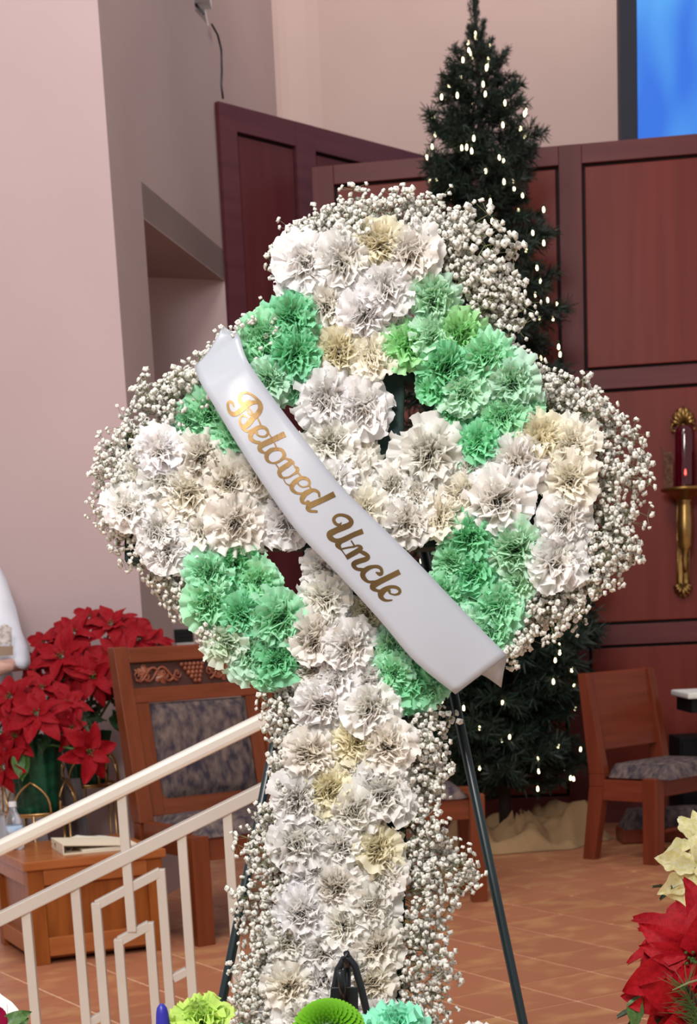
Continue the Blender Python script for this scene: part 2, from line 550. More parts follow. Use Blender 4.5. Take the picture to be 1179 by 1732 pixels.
# --- panelled walls
def panel_wall(name, label, P0, d, n, x_list, z_list, top, mv, mh, mp_, foot=0.0):
    """x_list: stile spans along the wall; z_list: rail spans. Stiles, rails and recessed panels are pieces of their own."""
    x0, x1 = x_list[0][0], x_list[-1][1]
    def pt(x, z, o=0.0): return V((P0.x, P0.y, 0)) + d * x + n * o + V((0, 0, z))
    mb = MB(); mb.prism([pt(x0, foot, -0.02), pt(x1, foot, -0.02), pt(x1, top, -0.02), pt(x0, top, -0.02)], -n * 0.10)
    w = struct(obj(name, mb, M_dark), label)
    for a, b in x_list:
        mb = MB(); mb.prism([pt(a, foot, 0.02), pt(b, foot, 0.02), pt(b, top, 0.02), pt(a, top, 0.02)], -n * 0.045)
        obj('stile', mb, mv, w, bevel=0.003)
    for (za, zb) in z_list:
        for (a, b), (c, e_) in zip(x_list[:-1], x_list[1:]):
            mb = MB(); mb.prism([pt(b, za, 0.019), pt(c, za, 0.019), pt(c, zb, 0.019), pt(b, zb, 0.019)], -n * 0.044)
            obj('rail', mb, mh, w, bevel=0.003)
    g = 0.016
    for (za, zb), (zc, zd) in zip(z_list[:-1], z_list[1:]):
        for (a, b), (c, e_) in zip(x_list[:-1], x_list[1:]):
            mb = MB(); mb.prism([pt(b + g, zb + g, 0.008), pt(c - g, zb + g, 0.008), pt(c - g, zc - g, 0.008), pt(b + g, zc - g, 0.008)], -n * 0.03)
            obj('panel', mb, mp_, w, bevel=0.004)
    return w


Yw = fl(1030, 1392).y
zt = at(1030, 240, Yw).z
RP = fl(527, 284, zt)
rdir = fl(1179, 227.5, zt) - RP; rdir.z = 0; rdir.normalize()
rnor = V((rdir.y, -rdir.x, 0))
def rx(px, py): return (onplane(px, py, RP, rnor) - RP).dot(rdir)
def rz(py, px=1040): return onplane(px, py, RP, rnor).z
zc = zt
xs = [(0, rx(565, 300)), (rx(945, 290), rx(984, 290)), (rx(984, 290) + 1.32, rx(984, 290) + 1.45), (rx(984, 290) + 2.7, rx(984, 290) + 2.83)]
zs = [(0.0, 0.16), (rz(1091), rz(1057)), (rz(658), rz(625)), (rz(273), zc)]
panel_wall('wall_back_right', 'mahogany panelled reredos wall on the right', RP, rdir, rnor, xs, zs, zc, M_mahv, M_mahh, M_mahp)
def lx(px, py): return (onplane(px, py, LP, ln) - LP).dot(ld)
zcl = zt_left
zl_g = onplane(397, 224, LP, ln).z
xs = [(0, lx(397, 225)), (lx(497, 250), lx(530, 260)), (lx(530, 260) + 0.62, lx(530, 260) + 0.75), (lx(530, 260) + 1.4, lx(530, 260) + 1.5)]
zs = [(0.0, 0.16), (1.05, 1.18), (2.45, 2.58), (zl_g, zcl)]
panel_wall('wall_back_left', 'wine coloured panelled wall on the left', LP, ld, ln, xs, zs, zcl, M_wineh, M_wineh, M_winep)

# --- painted walls above and behind the panelling
A0 = at(352, 100, 10.75); A1 = at(464, 100, 12.2)
ad = (A1 - A0); ad.z = 0
mb = MB()
mb.prism([V((A0.x, A0.y, 0)), V((A1.x, A1.y, 0)), V((A1.x, A1.y, 8)), V((A0.x, A0.y, 8))], V((0.0, 0.2, 0)))
struct(obj('wall_upper_left', mb, M_wallshade), 'wall above the wine panelling, shade put into its colour')
pts = [V((A1.x, A1.y, 0))]
dirs = [62, 48, 34, 20, 8]
for a, l in zip(dirs, (0.075, 0.075, 0.075, 0.075, 0.09)):
    pts.append(pts[-1] + V((math.cos(math.radians(a)), math.sin(math.radians(a)), 0)) * l * 1.0)
pts.append(pts[-1] + V((math.cos(math.radians(-5)), math.sin(math.radians(-5)), 0)) * 6.0)
mb = MB()
rows = [[p for p in pts], [p + V((0, 0, 8)) for p in pts]]
mb.grid(rows)
mb.grid([[p + V((0, 0.2, 0)) for p in pts], [p + V((0, 0.2, 8)) for p in pts]])
struct(obj('wall_upper', mb, M_upper, fixn=False), 'curved cream pink upper wall behind the tree')
mb = MB(); z0 = at(300, 100, 12.6)
mb.prism([V((z0.x - 1.5, 12.6, 0)), V((z0.x + 0.9, 12.6, 0)), V((z0.x + 0.9, 12.6, 8)), V((z0.x - 1.5, 12.6, 8))], V((0, 0.2, 0)))
struct(obj('wall_far', mb, M_upper), 'pale wall seen past the return wall')

# --- cable and bracket on the return wall corner
cp = [Q(352, 42), Q(362, 60), Q(368, 85), Q(369, 120), Q(368, 145), Q(371, 168)]
cp = [p + rn * 0.02 for p in cp]
cp = [V((p.x, p.y, p.z)) for p in cp]
mb = MB(); mb.tube(cp, 0.006, 6)
tag(obj('cable', mb, M_black, smooth=True), 'thin dark cable running down the wall corner to the wine panelling', 'cable')
b0 = at(340, 6, 10.4)
t = thing('wall_bracket', 'small white fixture bracket high on the wall beside the dark cable', 'bracket', b0)
mb = MB(); mb.box(b0 + V((0, 0.0, 0.02)), (0.11, 0.2, 0.04)); obj('plate', mb, M_cap, t, bevel=0.004)
mb = MB(); mb.bar(b0 + V((-0.035, 0, 0)), b0 + V((0.015, 0, -0.055)), 0.02, 0.012); obj('arm', mb, M_black, t)
mb = MB(); mb.bar(b0 + V((0.0, 0.1, 0)), b0 + V((0.0, 2.3, 0.0)), 0.03, 0.03); obj('rod', mb, M_cap, t)

# --- screen on the upper wall
ty = 11.3
s0 = at(1047, 235, ty); s1 = at(1077, 235, ty)
t = thing('screen', 'large screen showing a bright blue picture in a dark frame', 'screen', V((s0.x + 1.2, ty + 0.1, s0.z - 0.35)))
tw, zlo, zhi = 2.4, s0.z - 0.35, s0.z + 1.6
fwid = s1.x - s0.x
mb = MB(); mb.box((s0.x + tw / 2, ty + 0.05, (zlo + zhi) / 2), (tw - 0.02, 0.06, zhi - zlo - 0.02)); obj('backing', mb, M_tvframe, t)
for (xa, xb, za, zb) in ((s0.x, s0.x + fwid, zlo, zhi), (s0.x + tw - fwid, s0.x + tw, zlo, zhi), (s0.x + fwid, s0.x + tw - fwid, zlo, zlo + fwid), (s0.x + fwid, s0.x + tw - fwid, zhi - fwid, zhi)):
    mb = MB(); mb.box(((xa + xb) / 2, ty, (za + zb) / 2), (xb - xa, 0.09, zb - za)); obj('frame', mb, M_tvframe, t, bevel=0.006)
mb = MB(); mb.box((s0.x + tw / 2, ty - 0.0, (zlo + zhi) / 2), (tw - 2 * fwid, 0.03, zhi - zlo - 2 * fwid)); obj('picture', mb, M_screen, t)
mb = MB(); mb.box((s0.x + tw / 2, ty + 0.45, (zlo + zhi) / 2), (0.4, 0.8, 0.4)); obj('wall_mount', mb, M_black, t)

# ================================================================== HANDRAIL
def hy(px): return 4.08 + 0.10 * px / 440.0
def hp(px, py): return at(px, py, hy(px))
t = thing('handrail', 'cream painted metal stair handrail with a stepped fret between its balusters', 'handrail', (hp(-130, 1500).x, hp(-130, 1500).y, -0.3))
ua, ub = hp(-140, 1434 + 140 * .485), hp(530, 1434 - 530 * .485)
mb = MB(); mb.bar(ua, ub, 0.045, 0.036); obj('top_rail', mb, M_cream, t, bevel=0.010)
la, lb = hp(-140, 1554 + 140 * .492), hp(530, 1554 - 530 * .492)
mb = MB(); mb.bar(la, lb, 0.036, 0.032); obj('lower_rail', mb, M_cream2, t, bevel=0.003)
rdirn = (lb - la).normalized()
def on_low(px): return la.lerp(lb, (px + 140) / 670.0)
def bot(p): return V((p.x, p.y, on_low(589.5 + 0) .z if False else 0))
BW = 0.0235
def low_z(x):  # height of the lower rail at world x
    k = (x - la.x) / (lb.x - la.x); return la.z + (lb.z - la.z) * k
def vbar(name, p, ztop=None, drop=0.60):
    mb = MB(); z1 = p.z if ztop is None else ztop
    mb.bar(V((p.x, p.y, low_z(p.x) - drop)), V((p.x, p.y, z1)), BW, BW, up=(1, 0, 0)); return obj(name, mb, M_cream2, t, bevel=0.002)
for px, py in ((44, 1541), (127, 1500), (307, 1410), (384, 1372), (-45, 1577)):
    vbar('baluster', hp(px, py - 4))
for px, py in ((206, 1345),):
    p = hp(px, py); mb = MB(); q = hp(225, 1575)
    mb.bar(V((p.x, p.y, q.z)), V((p.x, p.y, p.z)), BW * 1.05, BW, up=(1, 0, 0)); obj('center_post', mb, M_cream2, t, bevel=0.002)
def fret(name, pL, pT, pR):
    """left upright top, right upright top; sloping bar between them"""
    a, b = hp(*pL), hp(*pR)
    vbar(name, a, a.z + BW * .3); vbar(name, b, b.z + BW * .3)
    mb = MB(); mb.bar(a, b, BW, BW); obj('fret_bar', mb, M_cream2, t, bevel=0.002)
fret('fret_upright', (163, 1531), None, (272, 1474))
fret('fret_upright', (201, 1592), None, (253, 1564))
for a, b in (((292, 1655), (317, 1642)), ((266, 1714), (290, 1700)), ((150, 1730), (175, 1717))):
    mb = MB(); mb.bar(hp(*a), hp(*b), BW, BW * .9); obj('fret_link', mb, M_cream2, t, bevel=0.002)
dz = V((0, 0, -0.60))
mb = MB(); mb.bar(la + dz, lb + dz, 0.036, 0.032); obj('bottom_rail', mb, M_cream2, t, bevel=0.003)
for p, zf in ((la, NAVE), (lb, -0.30)):
    mb = MB(); mb.bar(V((p.x, p.y, zf)), V((p.x, p.y, p.z + 0.22)), 0.045, 0.045, up=(1, 0, 0)); obj('newel_post', mb, M_cream2, t, bevel=0.004)

I4 = M.Identity(4)


def dirmat(loc, ang):
    """local x along ang (degrees), local y turned back by 90 degrees to the front (-90), z up"""
    return V(loc), math.radians(ang)


# ================================================================== LOW OAK TABLE, BINDER, BOTTLE
tc0 = fl(60, 1635)
TA_ = math.radians(24)
tabz = at(45, 1458, tc0.y).z
tw_, td_ = 0.52, 0.56
t = thing('side_table', 'low golden oak side table with panelled sides under the handrail', 'table', tc0, TA_)
def L(name, mb, m, bevel=0.0, smooth=False, parent=None): return obj(name, mb, m, parent or t, smooth, bevel, mw=I4)
mb = MB(); mb.box((tw_ / 2, td_ / 2, (tabz - .035) / 2 + .01), (tw_ - .04, td_ - .04, tabz - .055)); L('body', mb, M_golden)
mb = MB(); mb.box((tw_ / 2, td_ / 2, tabz - .0175), (tw_ + .03, td_ + .03, .035)); L('top', mb, M_goldent, .006)
for (x, y) in ((.03, .03), (tw_ - .03, .03), (.03, td_ - .03), (tw_ - .03, td_ - .03)):
    mb = MB(); mb.box((x, y, (tabz - .035) / 2), (.06, .06, tabz - .035)); L('corner_stile', mb, M_golden, .004)
for (cx, cy, sx, sy) in ((tw_ / 2, .012, tw_ - .12, .024), (tw_ / 2, td_ - .012, tw_ - .12, .024), (.012, td_ / 2, .024, td_ - .12), (tw_ - .012, td_ / 2, .024, td_ - .12)):
    mb = MB(); mb.box((cx, cy, .035 + .03), (sx, sy, .07)); L('lower_rail', mb, M_goldent, .003)
    mb = MB(); mb.box((cx, cy, tabz - .035 - .03), (sx, sy, .06)); L('upper_rail', mb, M_goldent, .003)

def tab(x, y, z=0.0):
    return tc0 + V((x * math.cos(TA_) - y * math.sin(TA_), x * math.sin(TA_) + y * math.cos(TA_), tabz + z))
# binder: spine faces the camera, covers slightly apart
bs, be, bf = fl(44, 1430, tabz), fl(107, 1447, tabz), fl(206, 1438, tabz)
ba = math.atan2((bf - be).y, (bf - be).x)
t = thing('ring_binder', 'cream ring binder lying open a little on the oak table', 'binder', be, ba)
bl, bw = 0.29, 0.25
mb = MB(); mb.box((bl / 2, bw / 2, .003), (bl, bw, .005)); L('lower_cover', mb, M_binder)
mb = MB(); mb.box((.0025, bw / 2, .020), (.005, bw, .036)); L('spine', mb, M_binder, .001)
mb = MB(); mb.prism([V((0, 0, .036)), V((bl, 0, .012)), V((bl, bw, .012)), V((0, bw, .036))], V((0, 0, .005))); L('upper_cover', mb, M_binder)
mb = MB(); mb.box((bl / 2 + .03, bw / 2, .010), (bl - .09, bw - .03, .008)); L('pages', mb, M_page)
for y in (.05, .12, .19):
    mb = MB(); mb.tube([V((.03 + .014 * math.cos(a), y, .020 + .012 * math.sin(a))) for a in [2 * PI * k / 10 for k in range(11)]], .002, 5); L('ring', mb, M_steel, smooth=True)
# faded brown marks on the spine
mb = MB()
for (y0, z0, y1, z1) in ((.150, .030, .150, .012), (.150, .030, .158, .030), (.158, .030, .158, .021), (.150, .021, .158, .021), (.165, .030, .165, .012), (.165, .012, .173, .021), (.173, .021, .173, .030)):
    mb.bar(V((-.0004, y0, z0)), V((-.0004, y1, z1)), .0016, .0008)
L('lettering', mb, M_ink)
for y in (.015, .232):
    mb = MB(); mb.ball((-.0005, y, .020), .003, n=8); L('rivet', mb, M_steel, smooth=True)
bk = tab(.36, .44, .0)
t = thing('booklet', 'thin open booklet lying behind the cream binder', 'booklet', bk, TA_ + .3)
mb = MB(); mb.grid([[V((x, y, .004 + .014 * (1 - abs(x) / .11) ** 2 * 1)) for x in (-.11, -.08, -.04, -.01, 0, .01, .04, .08, .11)] for y in (-.08, .08)])
mb.grid([[V((x, y, .0)) for x in (-.11, 0, .11)] for y in (-.08, .08)])
L('pages', mb, M_page)
mb = MB(); mb.box((0, 0, .001), (.225, .165, .002)); L('cover', mb, M_binder)
wb = tab(.06, .40)
t = thing('water_bottle', 'small clear plastic water bottle with a white cap on the oak table', 'bottle', wb)
prof = [(.028, 0), (.032, .006), (.032, .04), (.030, .045), (.032, .05), (.032, .095), (.029, .12), (.018, .145), (.0125, .155), (.0125, .168)]
mb = MB(); mb.lathe(prof, n=24); L('body', mb, M_plastic, smooth=True)
mb = MB(); mb.lathe([(.0327, .052), (.0327, .094)], n=24); L('paper_label', mb, M_bottlelabel, smooth=True)
mb = MB(); mb.lathe([(.0001, .186), (.015, .185), (.0155, .182), (.0155, .166), (.0001, .166)][::-1], n=20); L('cap', mb, M_cap)


# ================================================================== CARVED CHAIR
fc = fl(343, 1598)
t = thing('carved_chair', 'oak armless presider chair with carved grapes and brocade upholstery', 'chair', fc, math.radians(33))
# local: x to the right, -y to the front; front legs on y = 0.03, back posts on y = DB
CWd, DB, SH, BH = 0.64, 0.44, 0.445, 1.14
def post_y(z): return DB + max(0, z - SH) * 0.17
for x in (0.0, CWd):
    mb = MB(); mb.box((x, 0.0, SH / 2 - .01), (.075, .075, SH - .02)); L('front_leg', mb, M_oakv, .004)
for x in (0.0, CWd):
    mb = MB()
    pts = [(DB - .0, 0.0), (DB, SH), (post_y(BH), BH)]
    for (ya, za), (yb, zb) in zip(pts[:-1], pts[1:]):
        mb.prism([V((x - .032, ya - .04, za)), V((x - .032, ya + .04, za)), V((x - .032, yb + .03, zb)), V((x - .032, yb - .03, zb))], V((.064, 0, 0)))
    L('back_post', mb, M_oakv, .004)
mb = MB(); mb.box((CWd / 2, .0, SH - .07), (CWd - .07, .035, .10)); L('front_apron', mb, M_oakh, .003)
for x in (0.0, CWd):
    mb = MB(); mb.box((x, DB / 2, SH - .05), (.05, DB - .10, .11)); L('side_apron', mb, M_oakh, .003)
mb = MB(); mb.box((CWd / 2, DB, SH - .07), (CWd - .06, .035, .10)); L('back_apron', mb, M_oakh, .003)
def back_plate(x0, x1, z0, z1, o0, o1):
    mb = MB()
    mb.prism([V((x0, post_y(z0) + o0, z0)), V((x1, post_y(z0) + o0, z0)), V((x1, post_y(z1) + o0, z1)), V((x0, post_y(z1) + o0, z1))], V((0, o1 - o0, 0)))
    return mb
L('crest_rail', back_plate(.032, CWd - .032, BH - .065, BH - .005, -.026, .026), M_oakh, .005)
L('carved_panel', back_plate(.032, CWd - .032, BH - .165, BH - .065, -.005, .02), M_carvebg)
L('middle_rail', back_plate(.032, CWd - .032, BH - .225, BH - .165, -.024, .024), M_oakh, .004)
L('back_stile', back_plate(.032, .095, SH + .02, BH - .225, -.022, .02), M_oakv, .004)
L('back_stile', back_plate(CWd - .095, CWd - .032, SH + .02, BH - .225, -.022, .02), M_oakv, .004)
L('bottom_rail', back_plate(.095, CWd - .095, SH + .02, SH + .10, -.02, .02), M_oakh, .004)
# padded back
rows = []
z0, z1, x0, x1 = SH + .075, BH - .228, .095, CWd - .095
for i in range(11):
    r = []
    for j in range(11):
        u, v = j / 10, i / 10
        e_ = min(u, 1 - u, v, 1 - v)
        z = z0 + (z1 - z0) * v
        r.append(V((x0 + (x1 - x0) * u, post_y(z) - .012 - .034 * min(1, e_ * 7) ** .5, z)))
    rows.append(r)
mb = MB(); mb.grid(rows); L('back_cushion', mb, M_fabric, smooth=True)
# carved relief: a bunch of grapes between two vines with leaves
zc_ = BH - .115
def relief(x, z, o=-.010): return V((x, post_y(z) + o, z))
mb = MB()
for r_ in range(5):
    for k in range(6 - r_):
        mb.ball(relief(CWd / 2 + .012 * r_ * .3 + (k - (5 - r_) / 2) * .019, zc_ + .033 - r_ * .017), .0105, n=8)
g = L('grape_bunch', mb, M_carve, smooth=True)
def leaf_relief(cx, cz, s, a0):
    mb = MB(); ring = []
    for k in range(20):
        a = 2 * PI * k / 20 + a0
        rr = s * (0.62 + 0.38 * abs(math.cos(2.5 * (a - a0))))
        ring.append((cx + rr * math.cos(a), cz + rr * math.sin(a) * .9))
    vs = [relief(cx, cz, -.020)] + [relief(x, z, -.008) for x, z in ring]
    mb.add(vs, [(0, 1 + k, 1 + (k + 1) % 20) for k in range(20)]); return mb
for cx, a0 in ((.10, .3), (.175, 1.2), (CWd - .10, 2.4), (CWd - .175, .8)):
    L('carved_leaf', leaf_relief(cx, zc_ + (.012 if cx < .12 or cx > .5 else -.01), .036, a0), M_carve)
for sgn in (1, -1):
    for ph in (0, 1):
        mb = MB()
        pts = []
        for k in range(26):
            q = k / 25
            x = (CWd / 2 + sgn * (.075 + q * .19))
            pts.append(relief(x, zc_ + (.030 if ph else -.030) * math.cos(q * 9 + ph * 1.2) * (1 - .2 * q), -.012))
        mb.tube(pts, .0055, 6); L('carved_vine', mb, M_carve, smooth=True)
    for q in (.075, .135, .22, .255):
        mb = MB(); cx = CWd / 2 + sgn * q
        pts = [relief(cx + (.018 - .0012 * k) * math.cos(k * .62), zc_ + (.024 - .0016 * k) * math.sin(k * .62) * sgn, -.014) for k in range(14)]
        mb.tube(pts, .004, 5); L('carved_tendril', mb, M_carve, smooth=True)
def cushion(x0, x1, y0, y1, z0, h, crown=.02, n=10):
    rows = []
    for i in range(n + 1):
        r = []
        for j in range(n + 1):
            u, v = j / n, i / n
            e_ = min(u, 1 - u, v, 1 - v)
            zz = z0 + (h * min(1, e_ * 9) ** .45) + crown * min(1, 4 * e_) * .6
            if e_ == 0: zz = z0
            r.append(V((x0 + (x1 - x0) * u, y0 + (y1 - y0) * v, zz)))
        rows.append(r)
    mb = MB(); mb.grid(rows)
    mb.grid([[V((x, y, z0)) for x in (x0, x1)] for y in (y1, y0)])
    return mb
L('seat_cushion', cushion(.0, CWd, -.035, DB - .01, SH - .03, .055), M_fabric, smooth=True)

# ================================================================== SIDE CHAIR (right)
lf = fl(1106, 1462)
t = thing('side_chair', 'cherry wood side chair with a solid back board beside the lit tree', 'chair', lf, math.radians(43))
W2 = 0.50; D2 = .30
for x in (0.0, W2):
    mb = MB(); mb.box((x, 0, .205), (.07, .08, .41)); L('front_leg', mb, M_cherry, .006)
    mb = MB(); mb.box((x, 0.0, .006 - .004), (.03, .03, .008)); L('glide', mb, M_black)
    mb = MB()
    pr = [(D2 + .075, .0), (D2 + .02, .36), (D2 + .02, .42), (D2 + .10, .90)]
    wd_ = [.036, .045, .045, .026]
    for k in range(3):
        (ya, za), (yb, zb) = pr[k], pr[k + 1]
        mb.prism([V((x - .024, ya - wd_[k], za)), V((x - .024, ya + wd_[k], za)), V((x - .024, yb + wd_[k + 1], zb)), V((x - .024, yb - wd_[k + 1], zb))], V((.048, 0, 0)))
    L('back_leg', mb, M_cherry, .004)
for x in (0.0, W2):
    mb = MB(); mb.box((x, D2 / 2 + .0, .345), (.04, D2 - .02, .10)); L('side_apron', mb, M_cherryh, .003)
mb = MB(); mb.box((W2 / 2, 0.03, .355), (W2 - .06, .03, .09)); L('front_apron', mb, M_cherryh, .003)
mb = MB(); mb.box((W2 / 2, D2 + .02, .355), (W2 - .05, .03, .09)); L('back_apron', mb, M_cherryh, .003)
def by(z): return D2 + .02 + (z - .42) * (.08 / .48)
mb = MB(); mb.prism([V((.022, by(.53) - .012, .53)), V((W2 - .022, by(.53) - .012, .53)), V((W2 - .022, by(.90) - .012, .90)), V((.022, by(.90) - .012, .90))], V((0, .024, 0)))
L('back_board', mb, M_cherryh, .004)
L('seat_cushion', cushion(-.01, W2 + .01, -.10, D2 - .005, .405, .06, .02), M_fabric, smooth=True)
mb = MB(); mb.tube([V((.03, .04, .14)), V((W2 - .03, .04, .14))], .012, 8); L('stretcher', mb, M_cherry, smooth=True)

# ================================================================== STOOL behind the spray
sp = fl(812, 1526)
t = thing('stool', 'wooden stool with a grey brocade seat, mostly hidden behind the floral cross', 'stool', sp, math.radians(4))
SWd = .44
for x in (0, -SWd):
    for y in (0.03, .36):
        mb = MB(); mb.box((x, y, .23), (.066, .066, .46)); L('leg', mb, M_oakv, .004)
for y in (.03, .36):
    mb = MB(); mb.box((-SWd / 2, y, .40), (SWd - .06, .03, .09)); L('apron', mb, M_oakh, .003)
for x in (0, -SWd):
    mb = MB(); mb.box((x, .195, .40), (.03, .27, .09)); L('side_apron', mb, M_oakh, .003)
L('seat_cushion', cushion(-SWd + .034, -.034, .0, .39, .445, .045, .015), M_fabric, smooth=True)

# ================================================================== KNEELER, CABINET, CREDENCE TABLE on the right
kp = fl(1028, 1402)
t = thing('kneeler', 'low padded kneeler in grey brocade under the cherry chair', 'kneeler', V((kp.x + .22, RP.y - 1.04, 0)))
mb = MB(); mb.box((0, 0, .04), (.5, .22, .07)); L('base_board', mb, M_cherryh, .004)
for x in (-.22, .22):
    mb = MB(); mb.box((x, 0, .02), (.05, .2, .04)); L('foot', mb, M_cherry)
L('pad', cushion(-.24, .24, -.11, .11, .075, .09, .01), M_fabric, smooth=True)
cq = at(1150, 1375, 8.93); cq2 = at(1150, 1248, 8.93)
t = thing('black_cabinet', 'low black cabinet standing behind the cherry chair seat', 'cabinet', V((cq.x + .35, 9.08, 0)))
mb = MB(); mb.box((0, 0, .04), (.66, .26, .08)); L('plinth', mb, M_cherryh)
mb = MB(); mb.box((0, 0, (.08 + cq2.z) / 2), (.70, .30, cq2.z - .08)); L('body', mb, M_blackbox, .006)
for x in (-.172, .172):
    mb = MB(); mb.box((x, -.155, (.1 + cq2.z) / 2), (.33, .014, cq2.z - .15)); d_ = L('door', mb, M_blackbox, .003)
    mb = MB(); mb.ball((x * .2, -.168, cq2.z * .6), .010, n=8); L('knob', mb, M_steel, smooth=True, parent=d_)
wq = at(1163, 1176, 8.2)
t = thing('credence_table', 'white topped side table just reaching into the right edge', 'table', V((wq.x + .3, 8.4, 0)))
mb = MB(); mb.box((0, 0, wq.z - .004), (.60, .42, .030)); L('top', mb, M_whitecloth, .008)
mb = MB(); mb.box((.0, 0, wq.z - .054), (.55, .37, .07)); L('apron', mb, M_blackbox)
for x in (-.22, .22):
    for y in (-.155, .155):
        if x > 0:
            mb = MB(); mb.box((x, y, (wq.z - .09) / 2), (.04, .04, wq.z - .09)); L('leg', mb, M_blackbox)
mb = MB(); mb.box((.22, 0, .20), (.03, .30, .04)); L('stretcher', mb, M_blackbox)

# ================================================================== SCONCE with the red candle
so = onplane(1155, 850, RP, rnor)
sca = F_PX / so.y            # px per metre
def SV(dx, dy, o): return V((so.x, so.y, 0)) + rdir * (dx / sca) + rnor * o + V((0, 0, so.z - dy / sca))
t = thing('wall_sconce', 'brass wall sconce holding a ruby red sanctuary candle', 'sconce', SV(0, 0, .03))
def palmette(cx, cy, n, r0, r1, up, name):
    for k in range(n):
        a = (k - (n - 1) / 2) / (n - 1) * 2.3
        ln_ = r1 * (1 - .28 * abs(a) / 1.15)
        p0 = SV(cx + r0 * math.sin(a), cy - up * r0 * math.cos(a), .035)
        p1 = SV(cx + ln_ * .6 * math.sin(a), cy - up * ln_ * .6 * math.cos(a), .050)
        p2 = SV(cx + ln_ * math.sin(a), cy - up * ln_ * math.cos(a), .040)
        mb = MB(); mb.tube([p0, p1, p2], [.006, .013, .008], 6); obj('palm_lobe', mb, M_brass, t, True)
mb = MB()
outl = [(-9, -115), (9, -115), (15, -128), (12, -140), (0, -148), (-12, -140), (-15, -128)]
mb.prism([SV(x, y, .01) for x, y in outl], rnor * .02)
outl = [(-11, -118), (11, -118), (11, 130), (13, 138), (9, 146), (0, 151), (-9, 146), (-13, 138), (-11, 130)]
mb.prism([SV(x, y, .004) for x, y in outl], rnor * .022)
obj('back_plate', mb, M_brass, t, bevel=.003)
palmette(0, -118, 7, 4, 29, 1, 'a'); palmette(-1, 128, 7, 3, 22, -1, 'b')
for sx_ in (-14, 14):
    mb = MB(); mb.tube([SV(sx_ + 5 * math.cos(a), -116 + 6 * math.sin(a), .036) for a in [k * .6 for k in range(11)]], .007, 6); obj('scroll', mb, M_brass, t, True)
for sx_ in (-9, 0, 9):
    mb = MB(); mb.tube([SV(sx_, 60, .034), SV(sx_, 130, .034)], .006, 6); obj('flute', mb, M_brass, t, True)
axis = SV(0, 0, .17)
k_ = 1 / sca
def lz(r, y): return (r * k_, -y * k_)
mb = MB(); mb.lathe([lz(3, 112), lz(4, 100), lz(5.5, 92), lz(4, 84), lz(6.5, 76), lz(11, 70), lz(12.5, 40), lz(11, 10), lz(9.5, 4), lz(12, 0), lz(10, -4)][::1], axis, 20)
obj('stem', mb, M_brass, t, True)
mb = MB(); mb.bar(SV(0, 40, .02), SV(0, 40, .16), .03, .03); obj('arm', mb, M_brass, t, bevel=.006)
mb = MB(); mb.lathe([lz(9, 2), lz(16, -4), lz(24, -10), lz(30, -13), lz(37, -15), lz(38.5, -18), lz(37, -20), lz(17, -19), lz(.01, -18.5)], axis, 32)
obj('drip_dish', mb, M_brass, t, True)
mb = MB(); mb.lathe([lz(14.5, -19), lz(15.5, -24), lz(15.5, -100), lz(14.5, -108), lz(11, -113), lz(8, -115), lz(7, -113.5), lz(.01, -112)], axis, 28)
obj('candle_glass', mb, M_redglass, t, True)
fp = SV(0, -42, .17 + 15.9 * k_)
mb = MB(); mb.lathe([(.001, -.016), (.006, -.008), (.005, .004), (.0005, .02)], fp, 10); obj('flame_glow', mb, M_flame, t, True)
for sx_ in (-1, 1):
    x0_, x1_ = sx_ * 19, sx_ * 33
    ps = [SV(x0_, -20, .20), SV(x1_, -20, .15), SV(x1_ + sx_ * 1, -72, .15), SV(x1_ + sx_ * 5, -86, .14), SV(x1_ - sx_ * 4, -76, .165), SV(x0_, -74, .20)]
    mb = MB(); mb.prism(ps, rnor * .012); obj('bronze_side_shield', mb, M_shard, t, bevel=.002)

# ================================================================== CHRISTMAS TREE
def rnd(a, b): return random.uniform(a, b)
TB = fl(868, 1437)
TB = V((TB.x - .02, TB.y + .15, 0))
tree = thing('christmas_tree', 'tall slim dark green artificial fir tree with warm white lights', 'tree', TB)
tree.matrix_basis = M.Translation(TB) @ M.Rotation(-.011, 4, 'Y')
def tree_branch(seed, needles):
    """unit branch along +y with side twigs and needles"""
    r = random.Random(seed)
    mb = MB()
    mb.tube([(0, 0, 0), (0, .5, .02), (0, 1, .06)], [.012, .009, .004], 4, 1)
    twigs = [(V((0, .15, 0)), V((0, 1.0, .06)))]
    for k in range(9):
        y = .22 + .08 * k
        sgn = 1 if k % 2 else -1
        ln_ = (.42 - .028 * k) * r.uniform(.8, 1.15)
        d = V((sgn * r.uniform(.6, .9), r.uniform(.6, .9), r.uniform(-.25, .45))).normalized()
        a = V((0, y, .04 * y)); b = a + d * ln_
        mb.tube([a, b], [.006, .003], 3, 1)
        twigs.append((a, b))
    tl = sum((b - a).length for a, b in twigs)
    for a, b in twigs:
        d = (b - a).normalized()
        nn = int(needles * (b - a).length / tl)
        for _ in range(nn):
            q = r.random() ** .85
            p = a.lerp(b, q)
            rv = V((r.gauss(0, 1), r.gauss(0, 1), r.gauss(0, 1))); rv -= d * rv.dot(d); rv.normalize()
            nd = (rv * .8 + d * r.uniform(.45, 1.0)).normalized()
            sd = nd.cross(V((r.gauss(0, 1), r.gauss(0, 1), r.gauss(0, 1)))).normalized()
            l_ = r.uniform(.10, .17)
            mb.add([p - sd * .008, p + sd * .008, p + nd * l_ + sd * .004, p + nd * l_ - sd * .004], [(0, 1, 2, 3)], 0)
    return mb.mesh('branch', [M_needle, M_bark])
br_me = [tree_branch(40 + k, 520) for k in range(6)]
prof_t = [(.22, .32), (.45, .42), (.95, .51), (1.6, .44), (2.45, .36), (3.4, .275), (3.55, .25), (3.70, .18), (3.80, .11), (3.88, .045), (4.5, .03)]
